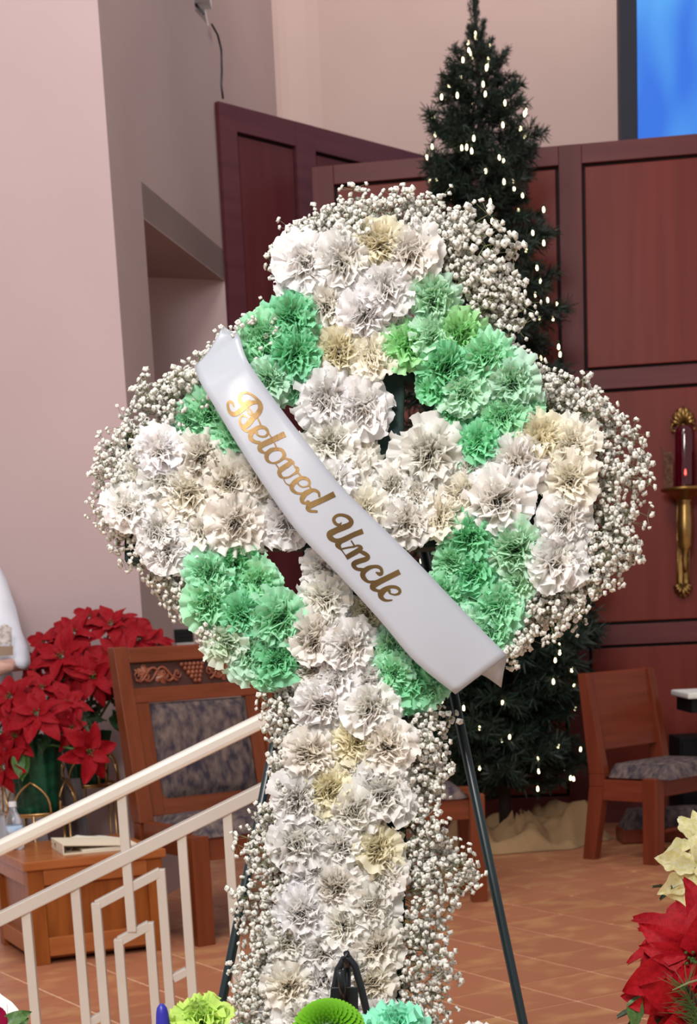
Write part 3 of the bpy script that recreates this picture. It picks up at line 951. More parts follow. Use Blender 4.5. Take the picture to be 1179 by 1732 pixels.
def tree_r(z):
    for (a, ra), (b, rb) in zip(prof_t[:-1], prof_t[1:]):
        if z <= b: return ra + (rb - ra) * max(0, (z - a) / (b - a))
    return .05
mb = MB(); mb.tube([V((0, 0, .0)), V((0, 0, 2)), V((0, 0, 4.42))], [.035, .025, .006], 8)
obj('trunk', mb, M_bark, tree, True, mw=M.Identity(4))
NB = 285
ga = 2.399963
for k in range(NB):
    q = k / (NB - 1)
    z = .30 + 3.60 * (1 - (1 - q) ** 1.06)
    rr = tree_r(z) * rnd(.82, 1.16)
    a = k * ga + rnd(-.3, .3)
    el = math.radians(-8 + 55 * max(0, (z - 2.9) / 1.5) + rnd(-8, 22))
    if z > 3.80: el = math.radians(rnd(35, 70))
    Lb = rr / max(.35, math.cos(el)) * 1.02
    Lb = min(Lb, .52)
    mw = M.Translation(V((0, 0, z - Lb * math.sin(el) * .3))) @ M.Rotation(a, 4, 'Z') @ M.Rotation(el, 4, 'X') @ M.Rotation(rnd(-.6, .6), 4, 'Y') @ M.Diagonal((Lb * rnd(.9, 1.1), Lb, Lb, 1))
    link('branch', br_me[k % 6], tree, mw)
for k in range(10):
    mw = M.Translation(V((0, 0, 3.86 + .055 * k))) @ M.Rotation(k * ga, 4, 'Z') @ M.Rotation(math.radians(80), 4, 'X') @ M.Diagonal((.09, .17, .09, 1))
    link('branch', br_me[k % 6], tree, mw)
mb = MB()
mb.lathe([(.001, -.012), (.0036, -.010), (.0052, -.003), (.0044, .006), (.002, .012), (.0005, .014)], n=8, mi=0)
mb.lathe([(.0045, .014), (.0045, .028), (.001, .03)][::1], n=6, mi=1)
bulb_me = mb.mesh('light_bulb', [M_bulb, M_socket], True)
for k in range(210):
    z = .28 + 3.62 * ((k + .5) / 210) ** 1.0
    a = rnd(-PI, 0.0) if k % 5 else rnd(0, PI)      # more of them on the nave side
    rr = tree_r(z) * rnd(.72, 1.02)
    link('light_bulb', bulb_me, tree, M.Translation(V((rr * math.cos(a), rr * math.sin(a), z))) @ M.Rotation(rnd(-.5, .5), 4, 'X') @ M.Diagonal((1, 1, 1, 1)))
# burlap bunched round the foot
mb = MB()
cb = fl(890, 1452); cb = V((cb.x + .02, TB.y + .02, 0))
rows = []
for i in range(15):
    q = i / 14
    r = []
    for j in range(73):
        a = 2 * PI * j / 72
        rad = .05 + (.36 + .05 * math.sin(3 * a + 1) + .05 * math.sin(5 * a)) * q
        h = .16 * (1 - q) ** 1.3 + .135 * math.exp(-((q - .72) / .17) ** 2) * (0.7 + .6 * math.sin(2 * a + .8) + .4 * math.sin(5 * a + 2)) + .05 * math.sin(6 * a + 6 * q) * (1 - abs(2 * q - 1)) + .07 * NZ.noise(V((math.cos(a) * 3, math.sin(a) * 3, q * 4)))
        if i == 14: h = .0
        r.append(V((cb.x + rad * math.cos(a) * 1.05, cb.y + rad * math.sin(a) * .8, max(.004, h))))
    rows.append(r)
mb.grid(rows)
tag(obj('tree_skirt', mb, M_burlap, smooth=True), 'tan burlap cloth bunched on the floor around the tree foot', 'cloth')


# ================================================================== POINSETTIAS
def bract(seed, lobes=0, width=.5, droop=.25, nx=6, ny=9):
    """one pointed leaf along +y, unit length, upper side +z"""
    r = random.Random(seed)
    ph = r.uniform(0, 6)
    rows = []
    for i in range(ny + 1):
        s = i / ny
        w = width * .5 * (math.sin(PI * min(1, s ** .72)) ** .85 if s < 1 else 0) + .004
        if lobes:
            w *= 1 + .42 * max(0, math.sin(s * PI * lobes * 2 + .6)) * (1 if .2 < s < .85 else 0)
        row = []
        for j in range(nx + 1):
            u = j / nx * 2 - 1
            z = .16 * abs(u) * w * 2 - droop * s * s + .035 * math.sin(ph + s * 9 + u * 2.0) * (.3 + abs(u)) + .012 * math.sin(s * 34 - abs(u) * 5) * abs(u)
            row.append(V((u * w, s + .03 * abs(u), z)))
        rows.append(row)
    mb = MB(); mb.grid(rows)
    return mb
def meshes(fn, mats, n, name, **k): return [fn(100 + i, **k).mesh(name, mats, True) for i in range(n)]
red_me = [bract(i, 0, .52, .12 + .1 * i).mesh('bract', M_red, True) for i in range(4)]
red2_me = [bract(i + 9, 1 if i % 2 else 0, .5, .10 + .08 * i).mesh('bract', M_red2, True) for i in range(4)]
yel_me = [bract(i + 19, 2, .46, .12 + .1 * i, 6, 16).mesh('bract', M_yel, True) for i in range(4)]
leaf_me = [bract(i + 29, 0, .5, .2 + .1 * i).mesh('leaf', M_leaf, True) for i in range(3)]
leafl_me = [bract(i + 39, 0, .5, .2 + .1 * i).mesh('leaf', M_leafl, True) for i in range(3)]
mb = MB()
for k in range(7):
    mb.ball((.008 * math.cos(k * ga) * (k ** .5), .008 * math.sin(k * ga) * (k ** .5), .004), .0045, n=6)
cya_me = mb.mesh('flower_center', [M_leafl], True)
def axis_m(d, spin=0.0):
    d = V(d).normalized()
    return d.to_track_quat('Z', 'Y').to_matrix().to_4x4() @ M.Rotation(spin, 4, 'Z')
def head(plant, pos, d, size, mes, n_out=6, n_in=5):
    """one flower head: outer and inner bracts round a small centre"""
    B = M.Translation(V(pos) - V(plant.location)) @ axis_m(d, rnd(0, 6))
    for n_, l_, tilt in ((n_out, 1.0, 8), (n_in, .68, 30)):
        o0 = rnd(0, 6)
        for k in range(n_):
            a = o0 + 2 * PI * k / n_ + rnd(-.18, .18)
            s = size * l_ * rnd(.85, 1.12)
            mw = B @ M.Rotation(a, 4, 'Z') @ M.Translation(V((0, size * .05, 0))) @ M.Rotation(math.radians(tilt + rnd(-14, 14)), 4, 'X') @ M.Rotation(rnd(-.25, .25), 4, 'Y') @ M.Diagonal((s * rnd(.9, 1.15), s, s, 1))
            link('bract', random.choice(mes), plant, mw)
    link('flower_center', cya_me, plant, B @ M.Translation(V((0, 0, size * .12))) @ M.Diagonal((size / .15,) * 3 + (1,)))
def leaves(plant, c, R, n, mes, size):
    for k in range(n):
        a = rnd(0, 2 * PI); el = rnd(-.6, .7)
        d = V((math.cos(a) * math.cos(el), math.sin(a) * math.cos(el), math.sin(el)))
        p = V(c) + V((d.x * R[0], d.y * R[1], d.z * R[2])) * rnd(.2, .75) - V(plant.location)
        s = size * rnd(.8, 1.2)
        mw = M.Translation(p) @ M.Rotation(math.atan2(-d.x, d.y), 4, 'Z') @ M.Rotation(rnd(-.9, .4), 4, 'X') @ M.Rotation(rnd(-.4, .4), 4, 'Y') @ M.Diagonal((s, s, s, 1))
        link('leaf', random.choice(mes), plant, mw)
def foil_pot(plant, c, r, h, m=None):
    mb = MB(); rows = []
    for i in range(9):
        q = i / 8
        row = []
        for j in range(49):
            a = 2 * PI * j / 48
            rr = r * (.74 + .26 * q) * (1 + (.05 + .10 * max(0, q - .75) * 3) * math.sin(12 * a + 3 * q) + .03 * math.sin(5 * a + 9 * q))
            row.append(V((c[0] + rr * math.cos(a), c[1] + rr * math.sin(a), c[2] + h * q)))
        rows.append(row)
    mb.grid(rows)
    mb.lathe([(.001, .002), (r * .74, .002)], c, 24)
    mb.lathe([(.001, h * .86), (r * .9, h * .86)], c, 24, 1)
    obj('foil_pot', mb, [m or M_foil, M_bark], plant, True)
def stems(plant, c, tops):
    mb = MB()
    for p in tops:
        p = V(p); c_ = V(c) + V((rnd(-.03, .03), rnd(-.03, .03), 0))
        mb.tube([c_, c_.lerp(p, .5) + V((rnd(-.02, .02), 0, .02)), p], .005, 5)
    o = obj('stems', mb, M_stem, plant, True); o['kind'] = 'stuff'
def wire_stand(name, label, c, zt_, r, n=5):
    s = thing(name, label, 'plant stand', V((c[0], c[1], 0)))
    for k in range(n):
        a = 2 * PI * k / n - PI / 2
        px, py = c[0] + r * math.cos(a), c[1] + r * math.sin(a)
        ex_, ey = c[0] + r * 1.05 * math.cos(a), c[1] + r * 1.05 * math.sin(a)
        mb = MB(); mb.tube([(ex_, ey, 0), (px, py, zt_ * .5), (px, py, zt_)], .006, 6); obj('leg', mb, M_brassw, s, True)
        mb = MB(); tx, ty_ = -math.sin(a), math.cos(a)
        hr = r * math.sin(PI / n) * .92
        mb.tube([(px + tx * hr * math.sin(q) * (1 if True else 1) * -math.cos(0) , py + ty_ * -hr * math.sin(q), zt_ + .13 * (1 - abs(q) / (PI / 2)) ** .6 - .0) for q in [-PI / 2 + PI * i / 12 for i in range(13)]], .0045, 6)
        obj('wire_loop', mb, M_brassw, s, True)
    for z_, rr in ((zt_, r * 1.02), (zt_ * .45, r * .97)):
        mb = MB(); mb.tube([(c[0] + rr * math.cos(q), c[1] + rr * math.sin(q), z_) for q in [2 * PI * i / 28 for i in range(29)]], .005, 6); obj('ring', mb, M_brassw, s, True)
    mb = MB(); mb.lathe([(.001, zt_ - .012), (r * 1.0, zt_ - .012), (r * 1.0, zt_ - .004), (.001, zt_ - .004)], (c[0], c[1], 0), 28); obj('shelf', mb, M_brass, s)
    return s
YP = 6.8
pa = at(66, 1372, YP)
wire_stand('plant_stand', 'brass wire plant stand with looped rim under the green foil pot', (pa.x, pa.y), pa.z, .135)
pl1 = thing('red_poinsettia', 'red poinsettia in a green foil pot behind the water bottle', 'plant', pa)
foil_pot(pl1, (pa.x, pa.y, pa.z), .115, .30)
hs = []
for px, py, s_, dx, dz, yo in ((62, 1208, .125, .1, .5, -.18), (18, 1180, .12, -.4, .6, -.05), (112, 1192, .11, .4, .8, -.05), (150, 1272, .13, .55, .1, -.16), (28, 1245, .11, -.5, .2, -.16), (8, 1298, .12, -.6, .0, -.16), (72, 1165, .10, 0, 1.2, .0), (-30, 1230, .12, -.8, .3, 0), (118, 1232, .095, .6, .3, -.1), (-20, 1190, .11, -.6, .8, .05)):
    p = at(px, py, YP + yo); hs.append(p)
    head(pl1, p, (dx, -.9, dz), s_, red_me)
stems(pl1, (pa.x, pa.y, pa.z + .26), hs)
leaves(pl1, at(70, 1225, YP + .02), (.24, .14, .12), 26, leaf_me, .12)
for px, py, a_ in ((46, 1295, 2.8), (118, 1270, -1.8), (30, 1290, 3.3)):
    p = at(px, py - 18, YP - .17) - V(pl1.location)
    link('leaf', leafl_me[0], pl1, M.Translation(p) @ M.Rotation(a_, 4, 'Z') @ M.Rotation(-.9, 4, 'X') @ M.Diagonal((.11, .11, .11, 1)))
pb = at(150, 1325, YP + .38)
wire_stand('plant_stand', 'second brass wire plant stand behind the first, half hidden by the handrail', (pb.x, pb.y), pb.z, .115)
pl2 = thing('red_poinsettia', 'taller red poinsettia rising behind the carved chair back', 'plant', pb)
foil_pot(pl2, (pb.x, pb.y, pb.z), .105, .22)
hs = []
for px, py, s_, dx, dz, yo in ((105, 1112, .14, -.2, .6, -.22), (125, 1072, .135, -.1, .9, -.12), (188, 1058, .125, .1, 1.0, -.1), (78, 1088, .11, -.7, .8, -.1), (235, 1082, .125, .6, .9, -.05), (262, 1088, .11, .9, .8, .0), (158, 1145, .135, .1, .3, -.26), (196, 1112, .13, .3, .5, -.2), (62, 1130, .11, -.8, .3, -.1), (150, 1046, .10, 0, 1.5, 0), (215, 1060, .10, .3, 1.3, .05), (200, 1155, .11, .5, .2, -.12), (108, 1150, .10, -.3, .1, -.2)):
    p = at(px, py, YP + .38 + yo); hs.append(p)
    head(pl2, p, (dx, -.9, dz), s_, red_me)
stems(pl2, (pb.x, pb.y, pb.z + .2), hs)
leaves(pl2, at(160, 1135, YP + .42), (.27, .12, .17), 46, leaf_me, .12)
leaves(pl2, at(180, 1200, YP + .28), (.16, .1, .13), 22, leaf_me, .12)
# grey cloth hanging from the second stand
mb = MB(); rows = []
c0_ = at(112, 1318, YP + .17)
for i in range(8):
    q = i / 7
    row = []
    for j in range(17):
        u = j / 16
        row.append(V((c0_.x - .03 + .085 * u * (1 + .5 * q) + .02 * q, c0_.y + .010 * math.sin(u * 17 + q) * (.4 + q) + .02, c0_.z - (c0_.z - .02) * q)))
    rows.append(row)
mb.grid(rows); mb.grid([[p + V((0, .004, 0)) for p in r] for r in rows])
tag(obj('hanging_cloth', mb, M_cloth, smooth=True), 'grey cloth hanging in folds between the two plant stands', 'cloth')

# --- foreground plants on the right, on pedestals of their own
def pedestal(name, label, c, r):
    s = thing(name, label, 'pedestal', (c[0], c[1], NAVE))
    h = c[2] - NAVE
    mb = MB(); mb.lathe([(r * 1.25, NAVE), (r * 1.25, NAVE + .03), (r * .8, NAVE + .05)], (c[0], c[1], 0), 24); obj('base', mb, M_cherry, s)
    mb = MB(); mb.lathe([(r * .55, NAVE + .05), (r * .42, NAVE + h * .5), (r * .55, c[2] - .03)], (c[0], c[1], 0), 20); obj('column', mb, M_cherry, s, True)
    mb = MB(); mb.lathe([(.001, c[2] - .03), (r * 1.2, c[2] - .03), (r * 1.2, c[2] - .002), (.001, c[2] - .002)], (c[0], c[1], 0), 28); obj('top', mb, M_cherryh, s)
YF = 2.75
pr = at(1215, 1960, YF)
pedestal('pedestal', 'round wooden pedestal under the red poinsettia at the lower right', (pr.x, pr.y, pr.z), .13)
pl3 = thing('red_poinsettia', 'bright red poinsettia at the lower right in front of the floor', 'plant', pr)
foil_pot(pl3, (pr.x, pr.y, pr.z), .11, .17)
hs = []
for px, py, s_, d, yo in ((1172, 1622, .110, (-.25, -1, .25), -.10), (1205, 1600, .12, (.3, -.8, .7), 0), (1142, 1690, .092, (-.6, -.9, -.2), -.08), (1190, 1700, .11, (.1, -1, 0), -.1), (1150, 1585, .085, (-.5, -.3, .9), .03), (1128, 1640, .075, (-.9, -.5, .3), .02)):
    p = at(px, py, YF + yo); hs.append(p)
    head(pl3, p, d, s_, red2_me, 6, 4)
stems(pl3, (pr.x, pr.y, pr.z + .14), hs)
leaves(pl3, at(1180, 1700, YF + .05), (.10, .1, .08), 16, leaf_me, .09)
for px, py, a_ in ((1085, 1700, 2.2), (1150, 1715, 3.3), (1178, 1726, 2.9)):
    p = at(px, py - 20, YF - .06) - V(pl3.location)
    link('leaf', leafl_me[1], pl3, M.Translation(p) @ M.Rotation(a_, 4, 'Z') @ M.Rotation(-1.1, 4, 'X') @ M.Diagonal((.07, .07, .07, 1)))
# a pine sprig and a pale twig stuck into the pot
mb = MB()
s0_ = at(1200, 1790, YF - .14)
s1_ = at(1160, 1668, YF - .16)
mb.tube([s0_, s0_.lerp(s1_, .6) + V((.01, 0, .01)), s1_], .003, 5, 1)
for k in range(90):
    q = .25 + .75 * k / 90
    p = s0_.lerp(s1_, q)
    d = V((rnd(-1, .4), rnd(-.6, .4), rnd(-.1, .9))).normalized() * rnd(.035, .065)
    n_ = d.cross(V((0, 1, 0))).normalized() * .0013
    mb.add([p - n_, p + n_, p + d], [(0, 1, 2)], 0)
obj('pine_sprig', mb, [M_leafl, M_bark], pl3)
mb = MB(); mb.tube([at(1200, 1652, YF - .17), at(1165, 1662, YF - .18), at(1137, 1675, YF - .18)], [.002, .0018, .001], 5); obj('pale_twig', mb, M_gypstem, pl3, True)
YG = 3.0
pg = at(1225, 1700, YG + .1)
pedestal('pedestal', 'round wooden pedestal under the cream poinsettia beyond the right edge', (pg.x + .02, pg.y + .12, pg.z), .12)
pl4 = thing('cream_poinsettia', 'pale yellow poinsettia at the right edge above the red one', 'plant', V((pg.x + .02, pg.y + .12, pg.z)))
foil_pot(pl4, (pg.x + .02, pg.y + .12, pg.z), .10, .16)
hs = []
for px, py, s_, d, yo in ((1186, 1470, .088, (-.35, -1, .3), 0), (1192, 1428, .085, (-.3, -.7, .8), .05), (1206, 1512, .085, (-.2, -1, -.1), -.02), (1250, 1460, .09, (.4, -.8, .6), .05)):
    p = at(px, py, YG + yo); hs.append(p)
    head(pl4, p, d, s_, yel_me, 6, 4)
stems(pl4, (pg.x + .02, pg.y + .12, pg.z + .13), hs)
leaves(pl4, at(1215, 1500, YG + .06), (.08, .06, .05), 10, leaf_me, .08)

# ================================================================== STANDING FLORAL CROSS
YX = 2.36
LEAN = math.radians(8)
XO = at(597, 850, YX)
XN = V((0, -math.cos(LEAN), math.sin(LEAN)))       # the cross faces the nave, top leaning back
XU = V((0, math.sin(LEAN), math.cos(LEAN)))
XPX = F_PX / YX
def pl(px, py, off=0.0): return onplane(px, py, XO + XN * off, XN)
XB = pl(575, 1960, 0)
cross = thing('floral_cross', 'white and green carnation cross edged with clouds of small white flowers', 'flower arrangement', XB)
BK = -XN * 0.045
mb = MB(); mb.prism([pl(512, 390), pl(695, 390), pl(680, 800), pl(690, 1200), pl(680, 1960), pl(495, 1960), pl(515, 1200), pl(510, 800)], BK); obj('foam_upright', mb, M_foam, cross, bevel=.004)
mb = MB(); mb.prism([pl(215, 765), pl(965, 765), pl(965, 925), pl(215, 925)], BK * .9 + V((0, .001, 0))); obj('foam_crossbar', mb, M_foam, cross, bevel=.004)
mb = MB(); mb.prism([pl(490, 395), pl(720, 395), pl(720, 470), pl(490, 470)], BK * .9); obj('foam_end', mb, M_foam, cross, bevel=.004)
mb = MB(); mb.prism([pl(895, 720), pl(1000, 720), pl(1000, 980), pl(895, 980)], BK * .9); obj('foam_end', mb, M_foam, cross, bevel=.004)
mb = MB(); mb.prism([pl(210, 730), pl(300, 730), pl(300, 950), pl(210, 950)], BK * .9); obj('foam_end', mb, M_foam, cross, bevel=.004)
RCX, RCY = 602, 848
for a0 in (20, 110, 200, 290):
    out, inn = [], []
    for k in range(11):
        a = math.radians(a0 + 50 * k / 10)
        out.append(pl(RCX + 318 * math.cos(a), RCY + 318 * math.sin(a)))
        inn.append(pl(RCX + 222 * math.cos(a), RCY + 222 * math.sin(a)))
    mb = MB()
    n_ = 11
    top = [(p) for p in out] + [p for p in inn]
    vs = top + [p + BK * .9 for p in top]
    fs = []
    for k in range(10):
        fs += [(k, k + 1, n_ + k + 1, n_ + k), (2 * n_ + k, 3 * n_ + k, 3 * n_ + k + 1, 2 * n_ + k + 1), (k, 2 * n_ + k, 2 * n_ + k + 1, k + 1), (n_ + k, n_ + k + 1, 3 * n_ + k + 1, 3 * n_ + k)]
    fs += [(0, n_, 3 * n_, 2 * n_), (10, 2 * n_ + 10, 3 * n_ + 10, n_ + 10)]
    mb.add(vs, fs); obj('foam_ring_arc', mb, M_foam, cross)


# ---- carnations
def carnation(seed, full=1.0):
    r = random.Random(seed)
    mb = MB()
    layers = [(7, 1.08, 40, 104, 1.05, .0), (7, 1.03, 34, 86, .98, .1), (7, .98, 26, 68, .9, .2), (7, .90, 18, 52, .8, .3), (6, .84, 10, 40, .72, .4), (5, .80, 3, 28, .64, .5), (3, .77, 0, 14, .56, .55)]
    for li, (n, Lp, t0, t1, wd, zt_) in enumerate(layers):
        o0 = r.uniform(0, 6)
        for k in range(n):
            a = o0 + 2 * PI * k / n + r.uniform(-.28, .28)
            Lk = Lp * r.uniform(.84, 1.12)
            ta_, tb_ = math.radians(t0 + r.uniform(-9, 9)), math.radians(t1 + r.uniform(-16, 16))
            w = wd * r.uniform(.8, 1.2)
            f1, p1 = r.uniform(1.5, 2.6) + .12 * li, r.uniform(0, 6)
            f2, p2 = r.uniform(3.2, 5.0), r.uniform(0, 6)
            A = r.uniform(.09, .19) * (1 + .55 * li / 6)
            tw = r.uniform(-.5, .5)
            fold = r.uniform(-.25, .25)
            NS, NT = 6, 12
            rr, zz = .03, -.52
            ra = V((math.cos(a), math.sin(a), 0)); rb = V((-math.sin(a), math.cos(a), 0))
            rows, tone = [], []
            for i in range(NS + 1):
                s = i / NS
                th_ = ta_ + (tb_ - ta_) * s ** 1.2
                if i:
                    rr += Lk / NS * math.sin(th_); zz += Lk / NS * math.cos(th_)
                hw = w * (.10 + .90 * s ** .8) * .5
                row = []
                for j in range(NT + 1):
                    u = j / NT * 2 - 1
                    nrm = V((-math.cos(th_) * ra.x, -math.cos(th_) * ra.y, math.sin(th_)))
                    tan = ra * math.sin(th_) + V((0, 0, math.cos(th_)))
                    ed = (s ** 1.6) * (A * math.sin(f1 * u * PI + p1) + A * .36 * math.sin(f2 * u * PI + p2) * s)
                    ext = 0
                    if i == NS: ext = -.16 * u * u + (.018 if j % 2 else -.016) + r.uniform(-.012, .012)
                    p = ra * rr + V((0, 0, zz)) + rb * (u * hw) + nrm * (ed + fold * u * hw * .8 + .10 * (abs(u) ** 2) * hw) + tan * ext + rb * (tw * ed * .6)
                    row.append(p)
                    tone.append(max(0, s - .5 + (.5 - .40 * (li / 6.0)) + r.uniform(-.03, .03)))
                rows.append(row)
            mb.grid(rows, 0, tone)
    # calyx and stem
    mb.lathe([(.04, -1.05), (.05, -.9), (.14, -.72), (.16, -.55), (.12, -.44)], (0, 0, 0), 8, 1)
    return mb
car_w = [carnation(300 + k).mesh('white_carnation', [M_white, M_stem], True) for k in range(9)]
car_g = [carnation(400 + k).mesh('green_carnation', [M_green, M_stem], True) for k in range(7)]
WH = [(517, 438, 100), (585, 436, 96), (637, 412, 84, 'y'), (692, 424, 98, 'c'), (650, 482, 92), (556, 516, 88), (618, 532, 92), (570, 596, 88, 'y'), (626, 600, 78, 'c'), (552, 672, 96), (616, 688, 98),
      (502, 480, 66), (600, 480, 70), (668, 530, 60),
      (556, 748, 88), (588, 790, 84, 'c'), (612, 776, 66, 'c'), (560, 812, 74), (612, 858, 76, 'c'), (650, 880, 66), (664, 818, 70),
      (727, 766, 112), (690, 880, 86, 'c'), (742, 872, 80, 'c'), (785, 832, 84, 'c'), (842, 846, 112), (872, 786, 94), (702, 836, 62), (800, 788, 60), (915, 740, 88, 'y'), (965, 752, 86, 'c'), (962, 812, 96, 'c'), (958, 880, 88), (946, 944, 104),
      (268, 758, 78), (345, 770, 78, 'c'), (276, 808, 92), (216, 856, 76), (322, 832, 98, 'c'), (386, 816, 88, 'c'), (266, 896, 78), (340, 896, 76), (402, 884, 100, 'c'), (300, 868, 70), (440, 800, 72, 'c'), (486, 884, 82), (440, 862, 66), (282, 932, 74), (345, 930, 62), (230, 800, 64), (500, 830, 70), (455, 830, 60),
      (546, 962, 78), (546, 1012, 84), (622, 1036, 66, 'y'), (538, 1076, 96, 'c'), (596, 1094, 92), (528, 1132, 86, 'c'), (622, 1150, 84), (572, 1146, 72), (548, 1192, 94), (628, 1196, 98), (585, 1062, 60),
      (526, 1276, 90, 'c'), (598, 1254, 84, 'y'), (654, 1264, 94, 'c'), (582, 1296, 66, 'c'), (640, 1292, 66), (506, 1350, 94), (552, 1334, 88, 'y'), (650, 1340, 118), (592, 1376, 86), (540, 1392, 70), (506, 1422, 96), (572, 1432, 92), (642, 1432, 86, 'y'), (646, 1480, 86, 'c'), (524, 1478, 70), (568, 1502, 94, 'c'), (510, 1542, 92), (632, 1536, 92), (580, 1566, 88), (488, 1592, 82), (548, 1608, 84), (640, 1602, 98, 'c'), (600, 1640, 80), (545, 1656, 86), (626, 1664, 84, 'c'), (488, 1672, 84, 'c'), (506, 1722, 86), (572, 1706, 84), (636, 1722, 84), (460, 1700, 60), (560, 1760, 86), (500, 1780, 80), (630, 1780, 86), (545, 1830, 84), (620, 1840, 84), (510, 1880, 80), (590, 1900, 84), (645, 1890, 70)]
GR = [(490, 534, 84, 'b'), (442, 570, 80), (500, 596, 84, 'b'), (456, 638, 72, 'p'), (502, 650, 66), (420, 610, 60), (350, 702, 84), (392, 728, 72), (344, 738, 66), (410, 690, 60), (318, 712, 50),
      (735, 506, 80, 'p'), (692, 580, 82, 'y'), (736, 562, 76, 'p'), (778, 566, 84, 'y'), (752, 622, 82, 'b'), (826, 602, 86), (738, 652, 66, 'b'), (786, 660, 80, 'p'), (866, 648, 90, 'p'), (848, 702, 82), (808, 742, 80, 'b'), (768, 692, 58, 'b'), (800, 612, 60), (862, 740, 54, 'p'), (890, 690, 54),
      (796, 906, 84, 'b'), (870, 930, 92, 'p'), (806, 966, 80, 'b'), (748, 1006, 80), (846, 1022, 92), (800, 1060, 78, 'p'), (836, 1062, 72), (775, 1030, 60), (880, 985, 60, 'p'), (760, 950, 56),
      (398, 952, 80, 'b'), (354, 968, 78), (432, 986, 80), (356, 1022, 84), (408, 1036, 74, 'b'), (474, 1046, 96), (376, 1082, 76, 'w'), (426, 1104, 86, 'p'), (472, 1112, 80, 'b'), (440, 1062, 64), (405, 1078, 60, 'p'), (452, 1136, 60), (500, 1100, 56),
      (662, 1094, 78, 'p'), (692, 1142, 88, 'b'), (726, 1162, 62), (662, 1140, 70), (690, 1176, 56, 'b')]
TW = {'': lin(251, 250, 249), 'c': lin(251, 248, 241), 'y': lin(250, 245, 224)}
TG = {'': lin(182, 236, 202), 'b': lin(156, 227, 184), 'p': lin(208, 241, 220), 'y': lin(182, 233, 176), 'w': lin(228, 240, 228)}
def put_flower(name, mes, px, py, dia, col, off, parent, tiltx=None):
    R = dia * 0.5 / XPX * 1.12
    p = pl(px, py, off + rnd(-.006, .008))
    d = (XN + V((rnd(-.34, .34), 0, rnd(-.22, .34)))).normalized()
    s = axis_m(d, rnd(0, 6))
    o = link(name, random.choice(mes), parent, M.Translation(p - V(parent.location)) @ s @ M.Diagonal((R, R, R * rnd(.86, 1.05), 1)))
    v_ = rnd(.94, 1.04)
    o.color = (col[0] * v_, col[1] * v_, col[2] * v_ * rnd(.96, 1.03), 1)
    return o
for f in WH: put_flower('white_carnation', car_w, f[0], f[1], f[2], TW[f[3] if len(f) > 3 else ''], .030 - .010 * (f[2] < 72), cross)
for f in GR: put_flower('green_carnation', car_g, f[0], f[1], f[2], TG[f[3] if len(f) > 3 else ''], .028 - .010 * (f[2] < 68), cross)


# ---- baby's breath sprigs: +y is the direction of growth, about unit length
def sprig(seed, n, spread):
    r = random.Random(seed)
    mb = MB()
    main = [V((0, 0, 0)), V((r.uniform(-.04, .04), .35, r.uniform(-.03, .05))), V((r.uniform(-.08, .08), .7, r.uniform(-.03, .08)))]
    mb.tube(main, [.010, .008, .005], 4, 1)
    subs = []
    for k in range(7):
        q = r.uniform(.15, 1)
        b = main[0].lerp(main[1], q * 2) if q < .5 else main[1].lerp(main[2], q * 2 - 1)
        a = r.uniform(0, 2 * PI)
        e_ = b + V((math.cos(a) * spread * .6, r.uniform(.08, .30), math.sin(a) * spread * .5))
        mb.tube([b, b.lerp(e_, .5) + V((0, .03, 0)), e_], [.006, .005, .004], 3, 1)
        subs.append(e_)
    subs.append(main[2])
    for k in range(n):
        s_ = subs[k % len(subs)]
        d = V((r.gauss(0, 1), r.gauss(.45, .8), r.gauss(0, 1))).normalized()
        p = s_ + d * r.uniform(.06, .24) * (spread / .34)
        p.y = min(p.y, 1.06)
        mb.tube([s_, p], [.0035, .003], 3, 1, False)
        R = r.choice([.034, .040, .046, .050])
        ax = (d + V((r.uniform(-.6, .6), .1, r.uniform(.0, .9)))).normalized()
        x = ax.orthogonal().normalized(); y = ax.cross(x)
        # a tiny double flower: a crumpled pompon of petals on a short calyx
        vs, fs = [], []
        for i, (th_, rr) in enumerate(((20, .62), (62, .98), (105, 1.06), (140, .62))):
            for m_ in range(8):
                a = 2 * PI * m_ / 8 + i * .39 + r.uniform(-.15, .15)
                k_r = rr * (1.13 if (m_ + i) % 2 else .84) * r.uniform(.90, 1.10)
                t2 = math.radians(th_)
                vs.append(p + (x * math.cos(a) * math.sin(t2) + y * math.sin(a) * math.sin(t2) + ax * (math.cos(t2) * .86)) * R * k_r)
        for i in range(3):
            fs += [(i * 8 + m_, i * 8 + (m_ + 1) % 8, i * 8 + 8 + (m_ + 1) % 8, i * 8 + 8 + m_) for m_ in range(8)]
        vs += [p + ax * R * .42]; fs += [(m_, (m_ + 1) % 8, 32) for m_ in range(8)]
        mb.add(vs, fs, 0)
        if k % 3 == 0: mb.add([p - ax * R * 1.1, p - ax * R * .4 + x * R * .4, p - ax * R * .4 - x * R * .4 + y * R * .3, p - ax * R * .4 - y * R * .5], [(0, 1, 2), (0, 2, 3), (0, 3, 1)], 1)
    return mb
spr = [sprig(500 + k, 42 + 4 * (k % 3), .36).mesh('gypsophila_sprig', [M_gyp, M_gypstem], True) for k in range(7)]
def lerp2(poly, q):
    """point at fraction q along a pixel polyline"""
    d = [math.dist(a, b) for a, b in zip(poly[:-1], poly[1:])]
    t_ = q * sum(d)
    for (a, b), l in zip(zip(poly[:-1], poly[1:]), d):
        if t_ <= l: return (a[0] + (b[0] - a[0]) * t_ / l, a[1] + (b[1] - a[1]) * t_ / l)
        t_ -= l
    return poly[-1]
